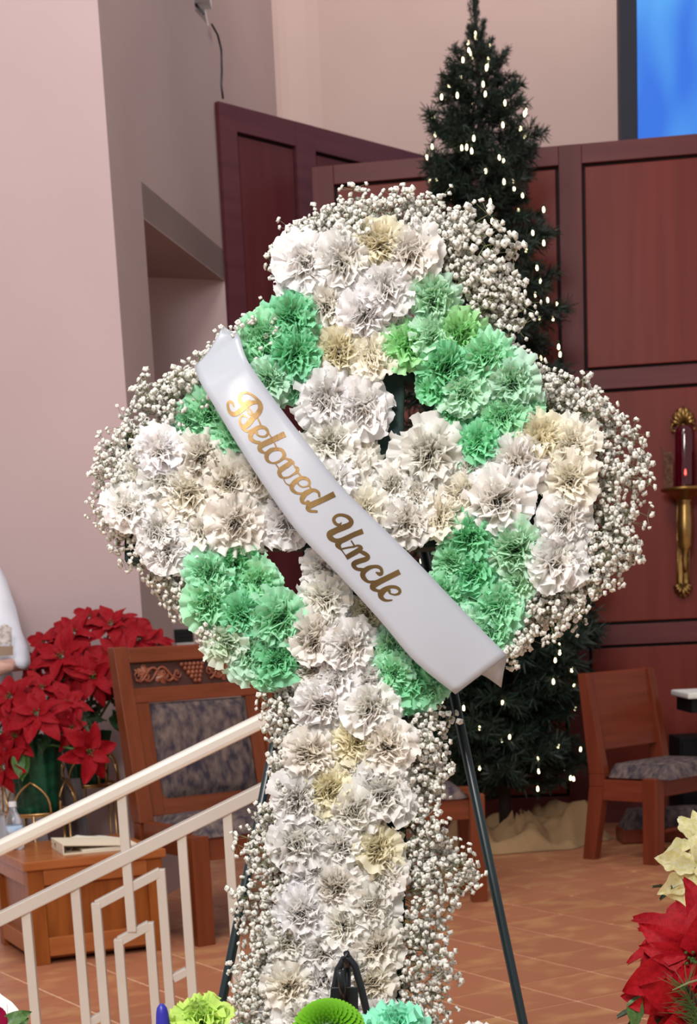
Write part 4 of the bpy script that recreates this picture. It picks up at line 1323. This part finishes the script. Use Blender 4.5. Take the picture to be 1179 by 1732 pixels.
BANDS = [  # inner line, outer line, sprigs
    ([(500, 480), (500, 420), (560, 420), (640, 400), (700, 410), (735, 440)], [(452, 432), (465, 395), (525, 350), (610, 312), (680, 318), (755, 318)], 13),
    ([(720, 430), (745, 500), (830, 590), (880, 640), (930, 700)], [(775, 325), (850, 400), (878, 500), (895, 590), (985, 640)], 15),
    ([(940, 705), (960, 720), (985, 760)], [(1010, 632), (1045, 655), (1078, 728)], 5),
    ([(985, 760), (1000, 830), (1000, 900), (960, 990)], [(1102, 755), (1108, 800), (1108, 870), (1060, 975)], 9),
    ([(985, 925), (975, 960)], [(1110, 948), (1055, 1012)], 2),
    ([(940, 980), (890, 1020), (850, 1080)], [(1025, 1030), (960, 1075), (890, 1130)], 7),
    ([(470, 560), (440, 600), (400, 640)], [(440, 512), (395, 535), (372, 562)], 4),
    ([(400, 690), (350, 700), (300, 740)], [(335, 585), (262, 628), (214, 678)], 7),
    ([(290, 740), (250, 780), (230, 850)], [(196, 712), (156, 780), (154, 815)], 7),
    ([(235, 860), (260, 900)], [(148, 882), (172, 930)], 4),
    ([(270, 900), (330, 950), (350, 1020), (400, 1100)], [(212, 962), (248, 1006), (305, 1070), (360, 1112)], 12),
    ([(500, 1130), (500, 1250), (500, 1330)], [(440, 1160), (438, 1240), (442, 1320)], 8),
    ([(510, 1340), (500, 1450), (500, 1580), (500, 1740), (500, 1900)], [(418, 1370), (398, 1470), (398, 1600), (392, 1730), (400, 1880)], 19),
    ([(470, 1660), (470, 1740)], [(385, 1615), (392, 1668)], 3),
    ([(660, 1180), (680, 1260), (680, 1340)], [(762, 1195), (768, 1265), (772, 1340)], 8),
    ([(670, 1350), (670, 1500), (660, 1650), (660, 1900)], [(785, 1370), (782, 1480), (772, 1620), (760, 1880)], 18),
    ([(720, 1440), (720, 1480)], [(806, 1448), (800, 1478)], 2),
    ([(560, 430), (700, 420)], [(600, 345), (720, 345)], 4),
]
ns_ = 0
for inn, out, n in BANDS:
    for layer in range(2):
        for k in range(n):
            q = (k + .5 + rnd(-.3, .3)) / n
            a, b = lerp2(inn, q), lerp2(out, min(1, max(0, q + rnd(-.06, .06))))
            ln_ = math.dist(a, b)
            ex_ = rnd(.84, 1.17) if layer == 0 else rnd(.52, .84)
            oa, ob = -.012 + rnd(-.01, .006), (rnd(-.03, .03) if layer == 0 else rnd(-.03, .045))
            b2 = (a[0] + (b[0] - a[0]) * ex_ + rnd(-6, 6), a[1] + (b[1] - a[1]) * ex_ + rnd(-6, 6))
            P0, P1 = pl(a[0], a[1], oa), pl(b2[0], b2[1], ob)
            d = P1 - P0
            S = min(.135, max(.092, d.length))
            P0 = P1 - d.normalized() * S
            yv = d.normalized(); xv = yv.cross(XN).normalized(); zv = xv.cross(yv)
            R3 = M((xv, yv, zv)).transposed().to_4x4()
            mw = M.Translation(P0 - V(cross.location)) @ R3 @ M.Rotation(rnd(-.5, .5), 4, 'Y') @ M.Diagonal((S * rnd(.90, 1.05), S * .95, S * .95, 1))
            link('gypsophila_sprig', spr[ns_ % 7], cross, mw); ns_ += 1

# ---- easel
apex = pl(621, 478, -.075)
ez = thing('easel', 'tall dark green wire easel carrying the floral cross', 'easel', V((XO.x, YX - .1, NAVE)))
for px in (1131, 132):
    ft = fl(px, 2900, NAVE + .004)
    mb = MB(); mb.tube([apex, apex.lerp(ft, .5), ft], .0072, 10); obj('front_leg', mb, M_easel, ez, True)
    mb = MB(); mb.tube([ft, ft + (apex - ft).normalized() * .03], .010, 10); obj('foot', mb, M_black, ez, True)
ft = V((apex.x, 3.15, NAVE + .004))
mb = MB(); mb.tube([apex, ft], .0072, 10); obj('back_leg', mb, M_easel, ez, True)
a_, b_ = pl(445, 1972, -.035), pl(725, 1972, -.035)
mb = MB(); mb.tube([a_, b_], .006, 8); obj('ledge', mb, M_easel, ez, True)
for p in (a_.lerp(b_, .2), a_.lerp(b_, .8)):
    mb = MB(); mb.tube([p, p + XN * .06 , p + XN * .07 + V((0, 0, .03))], .005, 8); obj('hook', mb, M_easel, ez, True)
# ---- ribbon sash with gold lettering
LE = [(329, 621), (338, 645), (354, 673), (398, 746), (447.6, 823), (506.6, 904), (575, 975), (644, 1051), (703, 1120), (770, 1174)]
RE = [(406, 572), (413, 596), (426, 622), (472, 687), (516, 744), (575, 820), (644, 889), (708, 953), (792, 1041.6), (857, 1108)]
ROFF = [.052, .076, .090, .098, .101, .101, .098, .092, .084, .074]
def crom(P, t_):
    n = len(P) - 1
    i = min(int(t_), n - 1); f = t_ - i
    g = lambda k: P[max(0, min(n, k))]
    a, b, c, d = g(i - 1), g(i), g(i + 1), g(i + 2)
    h = lambda a, b, c, d: .5 * (2 * b + (c - a) * f + (2 * a - 5 * b + 4 * c - d) * f * f + (3 * b - a - 3 * c + d) * f ** 3)
    return tuple(h(*q) for q in zip(a, b, c, d)) if isinstance(a, tuple) else h(a, b, c, d)
def roff(px, py):
    ux, uy = .604, .797
    s = ((px - 368) * ux + (py - 597) * uy) / 700.0
    return crom(ROFF, max(0, min(8.99, s * 9)))
sash = thing('ribbon_sash', 'white satin ribbon sash lettered in gold lying diagonally across the floral cross', 'ribbon', pl(597, 880, .085))
rows = []
for i in range(46):
    t_ = 9 * i / 45 - (1e-6 if i == 45 else 0)
    l, r_ = crom(LE, t_), crom(RE, t_)
    o = crom(ROFF, t_)
    rows.append([pl(l[0] + (r_[0] - l[0]) * j / 8, l[1] + (r_[1] - l[1]) * j / 8, o + .003 * math.sin(PI * j / 8) + .0012 * math.sin(i * .5 + j * .4)) for j in range(9)])
top = rows[0]
pre = [[pl(352 + (404 - 352) * j / 8, 596 + (566 - 596) * j / 8, .040) for j in range(9)]]
pre.insert(0, [pl(366 + (402 - 366) * j / 8, 572 + (562 - 572) * j / 8, .020) for j in range(9)])
pre.insert(0, [pl(377 + (408 - 377) * j / 8, 552 + (572 - 552) * j / 8, .008) for j in range(9)])
mb = MB(); mb.grid(pre + rows)
from mathutils.bvhtree import BVHTree
band = BVHTree.FromPolygons(mb.v, mb.f)
o = obj('satin_band', mb, M_rib, sash, True)
sd_ = o.modifiers.new('thickness', 'SOLIDIFY'); sd_.thickness = .0006; sd_.offset = -1
mb = MB()
f0, f1 = (770, 1174), (857, 1108)
g0, g1 = (800, 1120), (860, 1105)
mb.grid([[pl(f0[0] + (f1[0] - f0[0]) * j / 6, f0[1] + (f1[1] - f0[1]) * j / 6, .0730) for j in range(7)],
         [pl(772 + (858 - 772) * j / 6, 1168 + (1109 - 1168) * j / 6, .0665) for j in range(7)],
         [pl(770 + (852 - 770) * j / 6, 1130 + (1136 - 1130) * j / 6, .0585) for j in range(7)],
         [pl(800 + (848 - 800) * j / 6, 1128 + (1163 - 1128) * j / 6, .0505) for j in range(7)]])
o = obj('folded_tail', mb, M_rib, sash, True)
sd_ = o.modifiers.new('thickness', 'SOLIDIFY'); sd_.thickness = .0006
C1, C2, C3, C4, C5 = (375, 650, 11.79), (425, 720, 11.79), (465, 780, 10.718), (540, 860, 11.79), (590, 920, 10.718)
LET = [
    ('B', C1, [[(250, 455, 20), (215, 380, 48), (165, 348, 52), (125, 390, 50), (128, 470, 55), (165, 560, 70), (235, 600, 90), (320, 572, 100), (400, 510, 105), (480, 440, 105), (560, 388, 92), (640, 362, 80), (720, 368, 60)],
               [(560, 315, 14), (510, 350, 40), (430, 400, 70), (375, 355, 80), (358, 280, 76), (385, 205, 66), (450, 172, 52), (530, 180, 42), (620, 225, 45), (700, 300, 62), (760, 390, 92), (772, 480, 102), (740, 560, 110), (690, 620, 110), (620, 680, 110), (560, 760, 108), (490, 830, 104), (425, 850, 80), (375, 800, 52), (360, 720, 42), (385, 650, 40), (440, 628, 38), (500, 668, 22)],
               [(515, 490, 30), (522, 560, 28), (560, 600, 34), (612, 590, 40), (590, 535, 30), (545, 478, 26)]]),
    ('e', C1, [[(725, 690, 30), (755, 755, 32), (785, 830, 36)], [(430, 870, 86), (480, 925, 56), (540, 945, 46), (600, 915, 50)],
               [(705, 1005, 30), (770, 1040, 34), (850, 1045, 40), (908, 1008, 46), (918, 940, 54), (862, 872, 66), (770, 858, 74), (680, 890, 85), (605, 955, 95), (572, 1040, 90), (600, 1110, 76), (680, 1155, 66), (760, 1165, 60)], [(705, 1005, 30), (690, 960, 70)]]),
    ('l', C2, [[(340, 140, 28), (395, 225, 24)], [(672, 168, 116), (420, 290, 112), (250, 370, 112), (172, 425, 100), (182, 490, 88), (240, 535, 52), (290, 545, 40)]]),
    ('o', C2, [[(460, 345, 28), (500, 430, 32)], [(500, 470, 70), (400, 490, 85), (320, 560, 90), (305, 640, 84), (340, 710, 58), (420, 748, 36), (510, 735, 46), (590, 690, 52), (650, 620, 74), (650, 550, 74), (600, 485, 66), (500, 470, 70)]]),
    ('v', C2, [[(490, 768, 24), (545, 850, 30)], [(665, 650, 44), (740, 675, 50), (800, 722, 80), (720, 790, 100), (600, 872, 100), (560, 930, 86), (580, 1000, 74), (640, 1042, 42), (740, 1030, 34), (830, 980, 36), (900, 930, 58), (925, 870, 74), (888, 835, 50), (850, 790, 26), (840, 722, 40)]]),
    ('e', C3, [[(160, 325, 20), (195, 400, 20), (260, 440, 28)], [(420, 215, 36), (480, 285, 34)],
               [(430, 430, 25), (490, 468, 25), (570, 462, 26), (624, 418, 38), (618, 358, 50), (560, 315, 60), (470, 312, 66), (380, 362, 80), (312, 440, 84), (312, 510, 74), (370, 568, 50), (440, 588, 40), (500, 588, 40)], [(430, 430, 25), (405, 385, 50)]]),
    ('d', C3, [[(622, 440, 30), (650, 500, 32)], [(805, 640, 40), (790, 572, 48), (720, 530, 58), (640, 542, 78), (552, 592, 98), (500, 662, 94), (494, 732, 70), (540, 765, 50), (600, 750, 80)],
               [(1082, 598, 106), (900, 688, 100), (720, 768, 104), (632, 810, 106), (602, 860, 88), (642, 905, 54), (755, 915, 46)]]),
    ('U', C4, [[(438, 280, 14), (425, 310, 36), (380, 328, 52), (330, 308, 64), (292, 250, 68), (302, 188, 64), (370, 140, 62), (470, 135, 62), (580, 180, 78), (640, 260, 90), (598, 330, 110), (480, 382, 120), (330, 442, 120), (212, 512, 128), (230, 592, 108), (310, 640, 90), (420, 648, 108), (560, 588, 106), (700, 520, 100), (870, 455, 106)],
               [(430, 650, 100), (372, 722, 116), (408, 785, 70), (455, 845, 26), (520, 935, 24)]]),
    ('n', C4, [[(440, 812, 32), (560, 785, 34), (700, 765, 36)], [(640, 650, 28), (705, 755, 38)], [(690, 760, 36), (780, 742, 42), (828, 790, 84), (755, 855, 100), (640, 920, 100), (535, 985, 94)],
               [(790, 850, 50), (895, 895, 80), (975, 955, 72), (935, 1010, 92), (800, 1052, 100), (692, 1102, 100), (700, 1165, 82), (770, 1215, 56), (860, 1230, 50)]]),
    ('c', C5, [[(170, 455, 44), (250, 465, 54)], [(535, 540, 60), (590, 545, 58), (592, 470, 58), (540, 420, 62), (450, 412, 60), (350, 442, 82), (272, 502, 94), (252, 572, 92), (290, 640, 74), (360, 688, 50), (460, 688, 50)], [(500, 520, 30), (560, 555, 60)]]),
    ('l', C5, [[(922, 506, 96), (750, 590, 100), (590, 670, 104), (472, 732, 116), (432, 785, 106), (472, 832, 66), (540, 850, 40)]]),
    ('e', C5, [[(745, 900, 28), (830, 922, 30), (908, 898, 48), (922, 840, 54), (860, 788, 58), (750, 782, 62), (650, 832, 98), (590, 890, 114), (580, 950, 94), (630, 1008, 60), (700, 1028, 40), (785, 1018, 20)], [(745, 900, 28), (730, 850, 60)], [(520, 850, 50), (580, 870, 80)]]),
]
def stroke(mb, C, pts, lift):
    P = [(C[0] + x / C[2], C[1] + y / C[2], w / C[2] / 2) for x, y, w in pts]
    n = max(6, (len(P) - 1) * 6)
    S = [crom(P, (len(P) - 1) * k / n - (1e-6 if k == n else 0)) for k in range(n + 1)]
    up, dn = [], []
    for k, (x, y, w) in enumerate(S):
        a, b = S[max(0, k - 1)], S[min(n, k + 1)]
        dx, dy = b[0] - a[0], b[1] - a[1]
        l = math.hypot(dx, dy) or 1
        nx_, ny_ = -dy / l, dx / l
        up.append((x + nx_ * w, y + ny_ * w)); dn.append((x - nx_ * w, y - ny_ * w))
    def q(p, o):
        d = ray(*p).normalized()
        h = band.ray_cast(CAM, d)[0]
        return (h if h is not None else pl(p[0], p[1], .09)) + XN * (o + .0004)
    g = [[q(a, 0), q(a, lift), q(b, lift), q(b, 0)] for a, b in zip(up, dn)]
    mb.grid(g)
    for k, e_ in ((0, pts[0]), (n, pts[-1])):
        if e_[2] >= 92: continue             # broad strokes end square
        x, y, w = S[k]
        ring = [(x + w * math.cos(2 * PI * i / 12), y + w * math.sin(2 * PI * i / 12)) for i in range(12)]
        mb.add([q((x, y), lift * .96)] + [q(p, lift * .96) for p in ring], [(0, 1 + i, 1 + (i + 1) % 12) for i in range(12)])
for li, (ch, C, strokes) in enumerate(LET):
    mb = MB()
    for k, s_ in enumerate(strokes): stroke(mb, C, s_, .0007 + .00007 * k + .00003 * (li % 3))
    obj('gold_letter', mb, M_gold, sash, fixn=False)

# ================================================================== FRONT EASEL SPRAY (only its top reaches the picture)
YS = 2.0
fe = thing('display_easel', 'small black wire easel with a looped top in front of the cross', 'easel', V((at(585, 1700, YS + .03).x, YS + .05, NAVE)))
def fp_(px, py, o=0.0): return at(px, py, YS + o)
mb = MB()
arch = [fp_(562, 1712), fp_(566, 1672), fp_(572, 1640), fp_(582, 1622), fp_(590, 1621), fp_(600, 1634), fp_(610, 1668), fp_(620, 1710)]
rt, lt = fp_(700, 2150), fp_(500, 2150)
ftl, ftr = V((lt.x - .12, YS - .25, NAVE + .004)), V((rt.x + .12, YS - .25, NAVE + .004))
mb.tube([ftl, lt] + arch + [rt, ftr], .0048, 10); obj('frame_wire', mb, M_black, fe, True)
mb = MB(); mb.tube([fp_(586, 1612, -.004), fp_(583.5, 1622, -.010), fp_(587, 1632, -.004), fp_(589.5, 1622, 0.004), fp_(586, 1612, -.004)], .0042, 8); obj('top_loop', mb, M_black, fe, True)
mb = MB(); mb.tube([fp_(587, 1622, .012), fp_(587, 1700, .02), V((fp_(587, 1700).x, YS + .45, NAVE + .004))], .0050, 10); obj('back_leg', mb, M_black, fe, True)
mb = MB(); mb.prism([fp_(562, 1670, -.006), fp_(603, 1669, -.006), fp_(606, 1674, -.006), fp_(606, 1720, -.006), fp_(560, 1720, -.006), fp_(559, 1674, -.006)], V((0, .003, 0))); obj('cross_plate', mb, M_black, fe, bevel=.001)
mb = MB(); mb.tube([fp_(583, 1694, -.008), fp_(579, 1670, -.022), fp_(575, 1643, -.030)], .0046, 10); obj('hook', mb, M_black, fe, True)

b0_ = fp_(400, 1850, -.09)
arr = thing('easel_spray', 'mixed flower spray on the small black easel along the bottom edge', 'flower arrangement', b0_)
mb = MB(); mb.box(fp_(400, 1900, -.06), (.62, .10, .14)); obj('foam_block', mb, M_foam, arr, bevel=.02)
def single(name, me, px, py, dia, o, d, col, spin=None, sz=1.0):
    p = fp_(px, py, o); R = dia * .5 * (YS + o) / F_PX
    ob = link(name, me, arr, M.Translation(p - V(arr.location)) @ axis_m(d, rnd(0, 6) if spin is None else spin) @ M.Diagonal((R, R, R * sz, 1)))
    ob.color = (*col, 1)
    mbs = MB(); q = V((fp_(400, 1900, -.06).x + (p.x - fp_(400, 1900).x) * .55, YS - .06, fp_(400, 1880).z))
    mbs.tube([p - V(d).normalized() * R * .4, p.lerp(q, .5) - V(d).normalized() * R * .5, q], .004, 6); obj('stem', mbs, M_stem, arr, True)
    return ob
# green button mum
def mum(seed):
    r = random.Random(seed); mb = MB()
    N = 260
    for k in range(N):
        q = (k + .5) / N
        a = k * ga
        th_ = math.radians(3 + 97 * q ** .62)
        R0 = .62
        base = V((math.sin(th_) * math.cos(a) * R0, math.sin(th_) * math.sin(a) * R0, math.cos(th_) * R0 * .62))
        dirn = V((math.sin(th_) * math.cos(a), math.sin(th_) * math.sin(a), math.cos(th_) * .8 + .12)).normalized()
        sd = dirn.cross(V((0, 0, 1)))
        sd = sd.normalized() if sd.length > .01 else V((1, 0, 0))
        nr = sd.cross(dirn).normalized()
        ln_ = .14 + .34 * q
        w = .045 + .055 * q
        rows, tone = [], []
        for s in (0, .4, .75, 1):
            cu = (.10 * s - .28 * s * s) * (.6 - q * .2)
            ww = w * (.7, 1.0, .95, .35)[int(s * 3.99) if s < 1 else 3]
            c = base + dirn * ln_ * s - nr * cu * ln_ * -1.2
            rows.append([c - sd * ww + nr * .03 * (1 - s), c - nr * .0, c + sd * ww + nr * .03 * (1 - s)])
            tone += [s * .75 + .25 * q] * 3
        mb.grid(rows, 0, tone)
    mb.lathe([(.05, -.9), (.08, -.4), (.5, -.1), (.58, .05), (.3, .3), (.001, .42)], (0, 0, 0), 12, 1)
    return mb.mesh('green_mum', [M_mum, M_leafl], True)
mumm = mum(5)
car_l = carnation(600).mesh('lime_carnation', [M_mint, M_stem], True)
single('green_mum', mumm, 556, 1744, 124, -.10, (0, -1.0, .85), lin(112, 176, 34), sz=1.15)
single('mint_carnation', car_l, 672, 1722, 118, -.09, (.1, -.25, 1), lin(160, 238, 206))
single('mint_carnation', car_l, 398, 1752, 66, -.09, (-.2, -.4, 1), lin(140, 238, 200))
single('lime_carnation', car_l, 338, 1712, 112, -.08, (-.1, -.35, 1), lin(202, 230, 122))
single('white_carnation', car_w[0], 805, 1752, 84, -.10, (.1, -.4, 1), lin(246, 244, 240))
single('lime_carnation', car_l, 440, 1775, 80, -.08, (.1, -.4, 1), lin(190, 222, 110))
# white rose with a crimson flower and a green leaf at the far left
def rose(seed):
    r = random.Random(seed); mb = MB()
    for li in range(6):
        n = 3 + (li > 1) + (li > 3)
        for k in range(n):
            a0 = li * 1.1 + 2 * PI * k / n
            Rr = .12 + .145 * li; Hh = .9 - .05 * li; spr_ = .18 * li
            rows = []
            for i in range(6):
                s = i / 5
                row = []
                for j in range(9):
                    u = j / 8 * 2 - 1
                    a = a0 + u * (2 * PI / n) * .62
                    rad = Rr * (.35 + .75 * s ** .6) * (1 + .13 * s * math.sin(4.3 * u + 2.1 * li + k)) + spr_ * s ** 3 * .8 + .03 * math.sin(u * 4 + li)
                    z = -.55 + Hh * s * (1 - .12 * u * u) - .35 * spr_ * s ** 4
                    row.append(V((rad * math.cos(a), rad * math.sin(a), z)))
                rows.append(row)
            mb.grid(rows, 0, [.7] * 54)
    return mb.mesh('white_rose', [M_rose, M_stem], True)
rs = rose(3)
single('white_rose', rs, -52, 1712, 108, -.10, (.45, -.6, .75), lin(248, 250, 244))
single('crimson_rose', rs, -46, 1758, 90, -.16, (.5, -.8, .2), lin(150, 10, 60))
for px, py, a_, s_ in ((4, 1736, -1.3, .036), (-8, 1760, -1.0, .05)):
    link('leaf', leafl_me[2], arr, M.Translation(fp_(px, py, -.13) - V(arr.location)) @ M.Rotation(a_, 4, 'Z') @ M.Rotation(.5, 4, 'X') @ M.Rotation(1.0, 4, 'Y') @ M.Diagonal((s_, s_, s_, 1)))
# blue pick
mb = MB(); p = fp_(276, 1735, -.09)
mb.lathe([(.010, -.05), (.0095, -.01), (.0075, .015), (.006, .022), (.003, .026), (.0005, .0275)], p, 14); obj('blue_pick', mb, M_blue, arr, True)
mb = MB(); mb.tube([p + V((0, 0, -.05)), p + V((.01, .02, -.13))], .006, 8); obj('pick_stake', mb, M_blue, arr, True)

# ================================================================== ROBED PERSON at the left edge
def loft(mb, secs, n=20, mi=0):
    """sections: centre, half-width vector, half-depth vector"""
    vs, fs = [], []
    for c, u, w in secs:
        for k in range(n):
            a = 2 * PI * k / n
            vs.append(V(c) + V(u) * math.cos(a) + V(w) * math.sin(a))
    for i in range(len(secs) - 1):
        for k in range(n):
            k2 = (k + 1) % n
            fs.append((i * n + k, i * n + k2, (i + 1) * n + k2, (i + 1) * n + k))
    fs += [tuple(range(n))[::-1], tuple((len(secs) - 1) * n + k for k in range(n))]
    mb.add(vs, fs, mi)
PY = 7.2
pc = at(-84, 1100, PY)
per = thing('person', 'person in a white lace trimmed robe with wide sleeves at the left edge', 'person', (pc.x, PY, 0))
def W(x, y, z): return V((pc.x + x, PY + y, z))
def hand_px(px, py, o=0.0):
    return at(px, py, PY - .24 + o)
# body: head, neck, trunk, forearms and hands in one skin
mb = MB()
loft(mb, [(W(0, .01, 1.36), (.06, 0, 0), (0, .06, 0)), (W(0, .0, 1.44), (.055, 0, 0), (0, .058, 0)), (W(0, -.01, 1.50), (.052, 0, 0), (0, .058, 0)),
          (W(0, -.035, 1.53), (.058, 0, 0), (0, .080, 0)), (W(0, -.035, 1.57), (.070, 0, 0), (0, .092, 0)), (W(0, -.03, 1.62), (.076, 0, 0), (0, .098, 0)), (W(0, -.025, 1.67), (.075, 0, 0), (0, .098, 0)), (W(0, -.02, 1.71), (.062, 0, 0), (0, .08, 0)), (W(0, -.02, 1.735), (.03, 0, 0), (0, .04, 0))])
loft(mb, [(W(0, -.125, 1.60), (.016, 0, 0), (0, .012, .006)), (W(0, -.140, 1.585), (.018, 0, 0), (0, .014, .004)), (W(0, -.128, 1.572), (.012, 0, 0), (0, .01, 0))], 8)
for sx_ in (-1, 1):
    mb.ball(W(sx_ * .076, -.02, 1.615), .022, n=8)
    mb.ball(W(sx_ * .030, -.118, 1.628), .012, n=8)
mb.tube([W(-.025, -.120, 1.553), W(0, -.128, 1.551), W(.025, -.120, 1.553)], [.004, .007, .004], 6)
for sx_ in (-1, 1):
    el = W(sx_ * .27, -.02, 1.06) if sx_ < 0 else hand_px(40, 1118, .20)
    wr = hand_px(14, 1126) if sx_ > 0 else hand_px(-175, 1126)
    kn = hand_px(-30, 1136, -.03) if sx_ > 0 else hand_px(-130, 1138, -.03)
    mb.tube([el, el.lerp(wr, .5), wr, wr.lerp(kn, .35), wr.lerp(kn, .75), kn], [.040, .035, .028, .034, .036, .026], 10)
    dv = (kn - wr).normalized()
    for f_ in range(4):
        b0 = wr.lerp(kn, .8) + V((0, -.012 + .0, .026 - .018 * f_))
        ln_ = (.060, .070, .066, .050)[f_]
        mb.tube([b0, b0 + dv * ln_ * .5 + V((0, -.016, -.004)), b0 + dv * ln_ * .85 + V((0, -.010, -.016)), b0 + dv * ln_ + V((0, .004, -.020))], [.0105, .0098, .009, .006], 7)
    b0 = wr.lerp(kn, .35) + V((0, -.02, .026))
    mb.tube([b0, b0 + dv * .03 + V((0, -.012, .016)), b0 + dv * .058 + V((0, -.008, .012))], [.012, .011, .007], 7)
mb.tube([W(0, 0, 1.44), W(0, .01, 1.34), W(0, .01, 1.1), W(0, .01, .8)], [.06, .11, .12, .11], 12)
for sx_ in (-1, 1):
    el = W(sx_ * .27, -.02, 1.06) if sx_ < 0 else hand_px(40, 1118, .20)
    mb.tube([W(0, .01, 1.38), W(sx_ * .15, .01, 1.37), el.lerp(W(sx_ * .15, .01, 1.37), .4), el], [.06, .062, .05, .042], 10)
    mb.tube([W(sx_ * .06, .0, .85), W(sx_ * .09, -.01, .48), W(sx_ * .09, .01, .06)], [.09, .06, .045], 10)
tmp = obj('body', mb, M_skin, None, True)
rm = tmp.modifiers.new('skin_union', 'REMESH'); rm.mode = 'VOXEL'; rm.voxel_size = .0055; rm.use_smooth_shade = True
sm_ = tmp.modifiers.new('soften', 'SMOOTH'); sm_.iterations = 2
bpy.context.view_layer.update()
me_ = bpy.data.meshes.new_from_object(tmp.evaluated_get(bpy.context.evaluated_depsgraph_get()))
bpy.data.objects.remove(tmp)
me_.name = 'body'
o = link('body', me_, per, base_inv(per))
mb = MB()
loft(mb, [(W(0, .01, 1.585), (.082, 0, 0), (0, .085, 0)), (W(0, .0, 1.64), (.086, 0, 0), (0, .104, 0)), (W(0, -.008, 1.70), (.078, 0, 0), (0, .10, 0)), (W(0, -.01, 1.745), (.05, 0, 0), (0, .07, 0)), (W(0, -.01, 1.76), (.01, 0, 0), (0, .015, 0))])
for i, p in enumerate(mb.v):
    if p[1] < PY - .085 and p[2] < 1.665: mb.v[i] = (p[0], PY - .085, p[2])
obj('hair', mb, M_hair, per, True)
# robe: gown with folds
mb = MB(); rows = []
for i in range(18):
    q = i / 17
    z = 1.47 - 1.45 * q
    wx = .10 + .12 * min(1, q * 7) + .14 * q ** 1.3
    wy = .08 + .07 * min(1, q * 7) + .13 * q ** 1.3
    row = []
    for k in range(49):
        a = 2 * PI * k / 48
        fo = 1 + (.02 + .07 * q) * math.sin(11 * a + 2 * q) * min(1, q * 2)
        row.append(W(wx * math.cos(a) * fo, wy * math.sin(a) * fo, z))
    rows.append(row)
mb.grid(rows)
robe = obj('robe', mb, M_robe, per, True)
mb = MB(); rows = []
for i in range(5):
    q = .60 + .09 * i / 4
    z = 1.47 - 1.45 * q
    wx = (.22 + .14 * q ** 1.3) * 1.03; wy = (.15 + .13 * q ** 1.3) * 1.03
    rows.append([W(wx * math.cos(2 * PI * k / 48) * (1 + (.02 + .07 * q) * math.sin(11 * 2 * PI * k / 48 + 2 * q)), wy * math.sin(2 * PI * k / 48) * (1 + (.02 + .07 * q) * math.sin(11 * 2 * PI * k / 48 + 2 * q)), z) for k in range(49)])
mb.grid(rows); obj('lace_band', mb, M_lace, robe, True)
# sleeves: shoulder down to the bent elbow, wide open cuff hanging under the wrist
def sleeve(px_pts, name):
    mb = MB(); rows = []
    for (xl, yl, xr, yr, o, dep) in px_pts:
        a, b = at(xl, yl, PY + o), at(xr, yr, PY + o)
        c = (a + b) / 2; u = (b - a) / 2
        wv = V((0, dep, 0))
        row = []
        n = 28
        for k in range(n + 1):
            t_ = 2 * PI * k / n
            f_ = 1 + .05 * math.sin(5 * t_ + yl * .05)
            row.append(c + u * math.cos(t_) * f_ + wv * math.sin(t_) * f_)
        rows.append(row)
    mb.grid(rows)
    return obj(name, mb, M_robe, per, True)
sleeve([(-46, 948, 0, 958, 0, .06), (-40, 985, 10, 980, -.01, .085), (-34, 1030, 25, 1028, -.03, .10), (-26, 1070, 37, 1068, -.06, .105), (-14, 1098, 47, 1092, -.10, .10), (-6, 1112, 51, 1116, -.13, .095), (6, 1118, 52, 1128, -.15, .085), (22, 1126, 46, 1133, -.15, .05)], 'sleeve')
sleeve([(-168, 958, -122, 948, 0, .06), (-180, 985, -128, 985, -.01, .085), (-194, 1030, -134, 1030, -.03, .10), (-206, 1070, -142, 1070, -.06, .105), (-216, 1094, -154, 1098, -.10, .10), (-220, 1118, -160, 1112, -.13, .095), (-220, 1130, -176, 1118, -.15, .085), (-214, 1134, -190, 1126, -.15, .05)], 'sleeve')
# lace edging and the brownish lining of the near cuff
mb = MB()
mb.grid([[at(-10 + 30 * j / 8, y + 3 * math.sin(j), PY - .26 - .02 * math.sin(PI * j / 8)) for j in range(9)] for y in (1058, 1070, 1082, 1092)])
obj('lace_cuff', mb, M_lace, per, True)
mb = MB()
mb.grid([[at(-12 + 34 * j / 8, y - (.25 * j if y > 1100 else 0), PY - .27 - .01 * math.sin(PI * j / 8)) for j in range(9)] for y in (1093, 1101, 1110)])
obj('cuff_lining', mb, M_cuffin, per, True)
for sx_ in (-.09, .09):
    mb = MB(); mb.lathe([(.045, 0), (.05, .03), (.03, .07), (.001, .08)], W(sx_, -.10, 0.0), 14, sx=.9, sy=2.2); obj('shoe', mb, M_black, per, True)
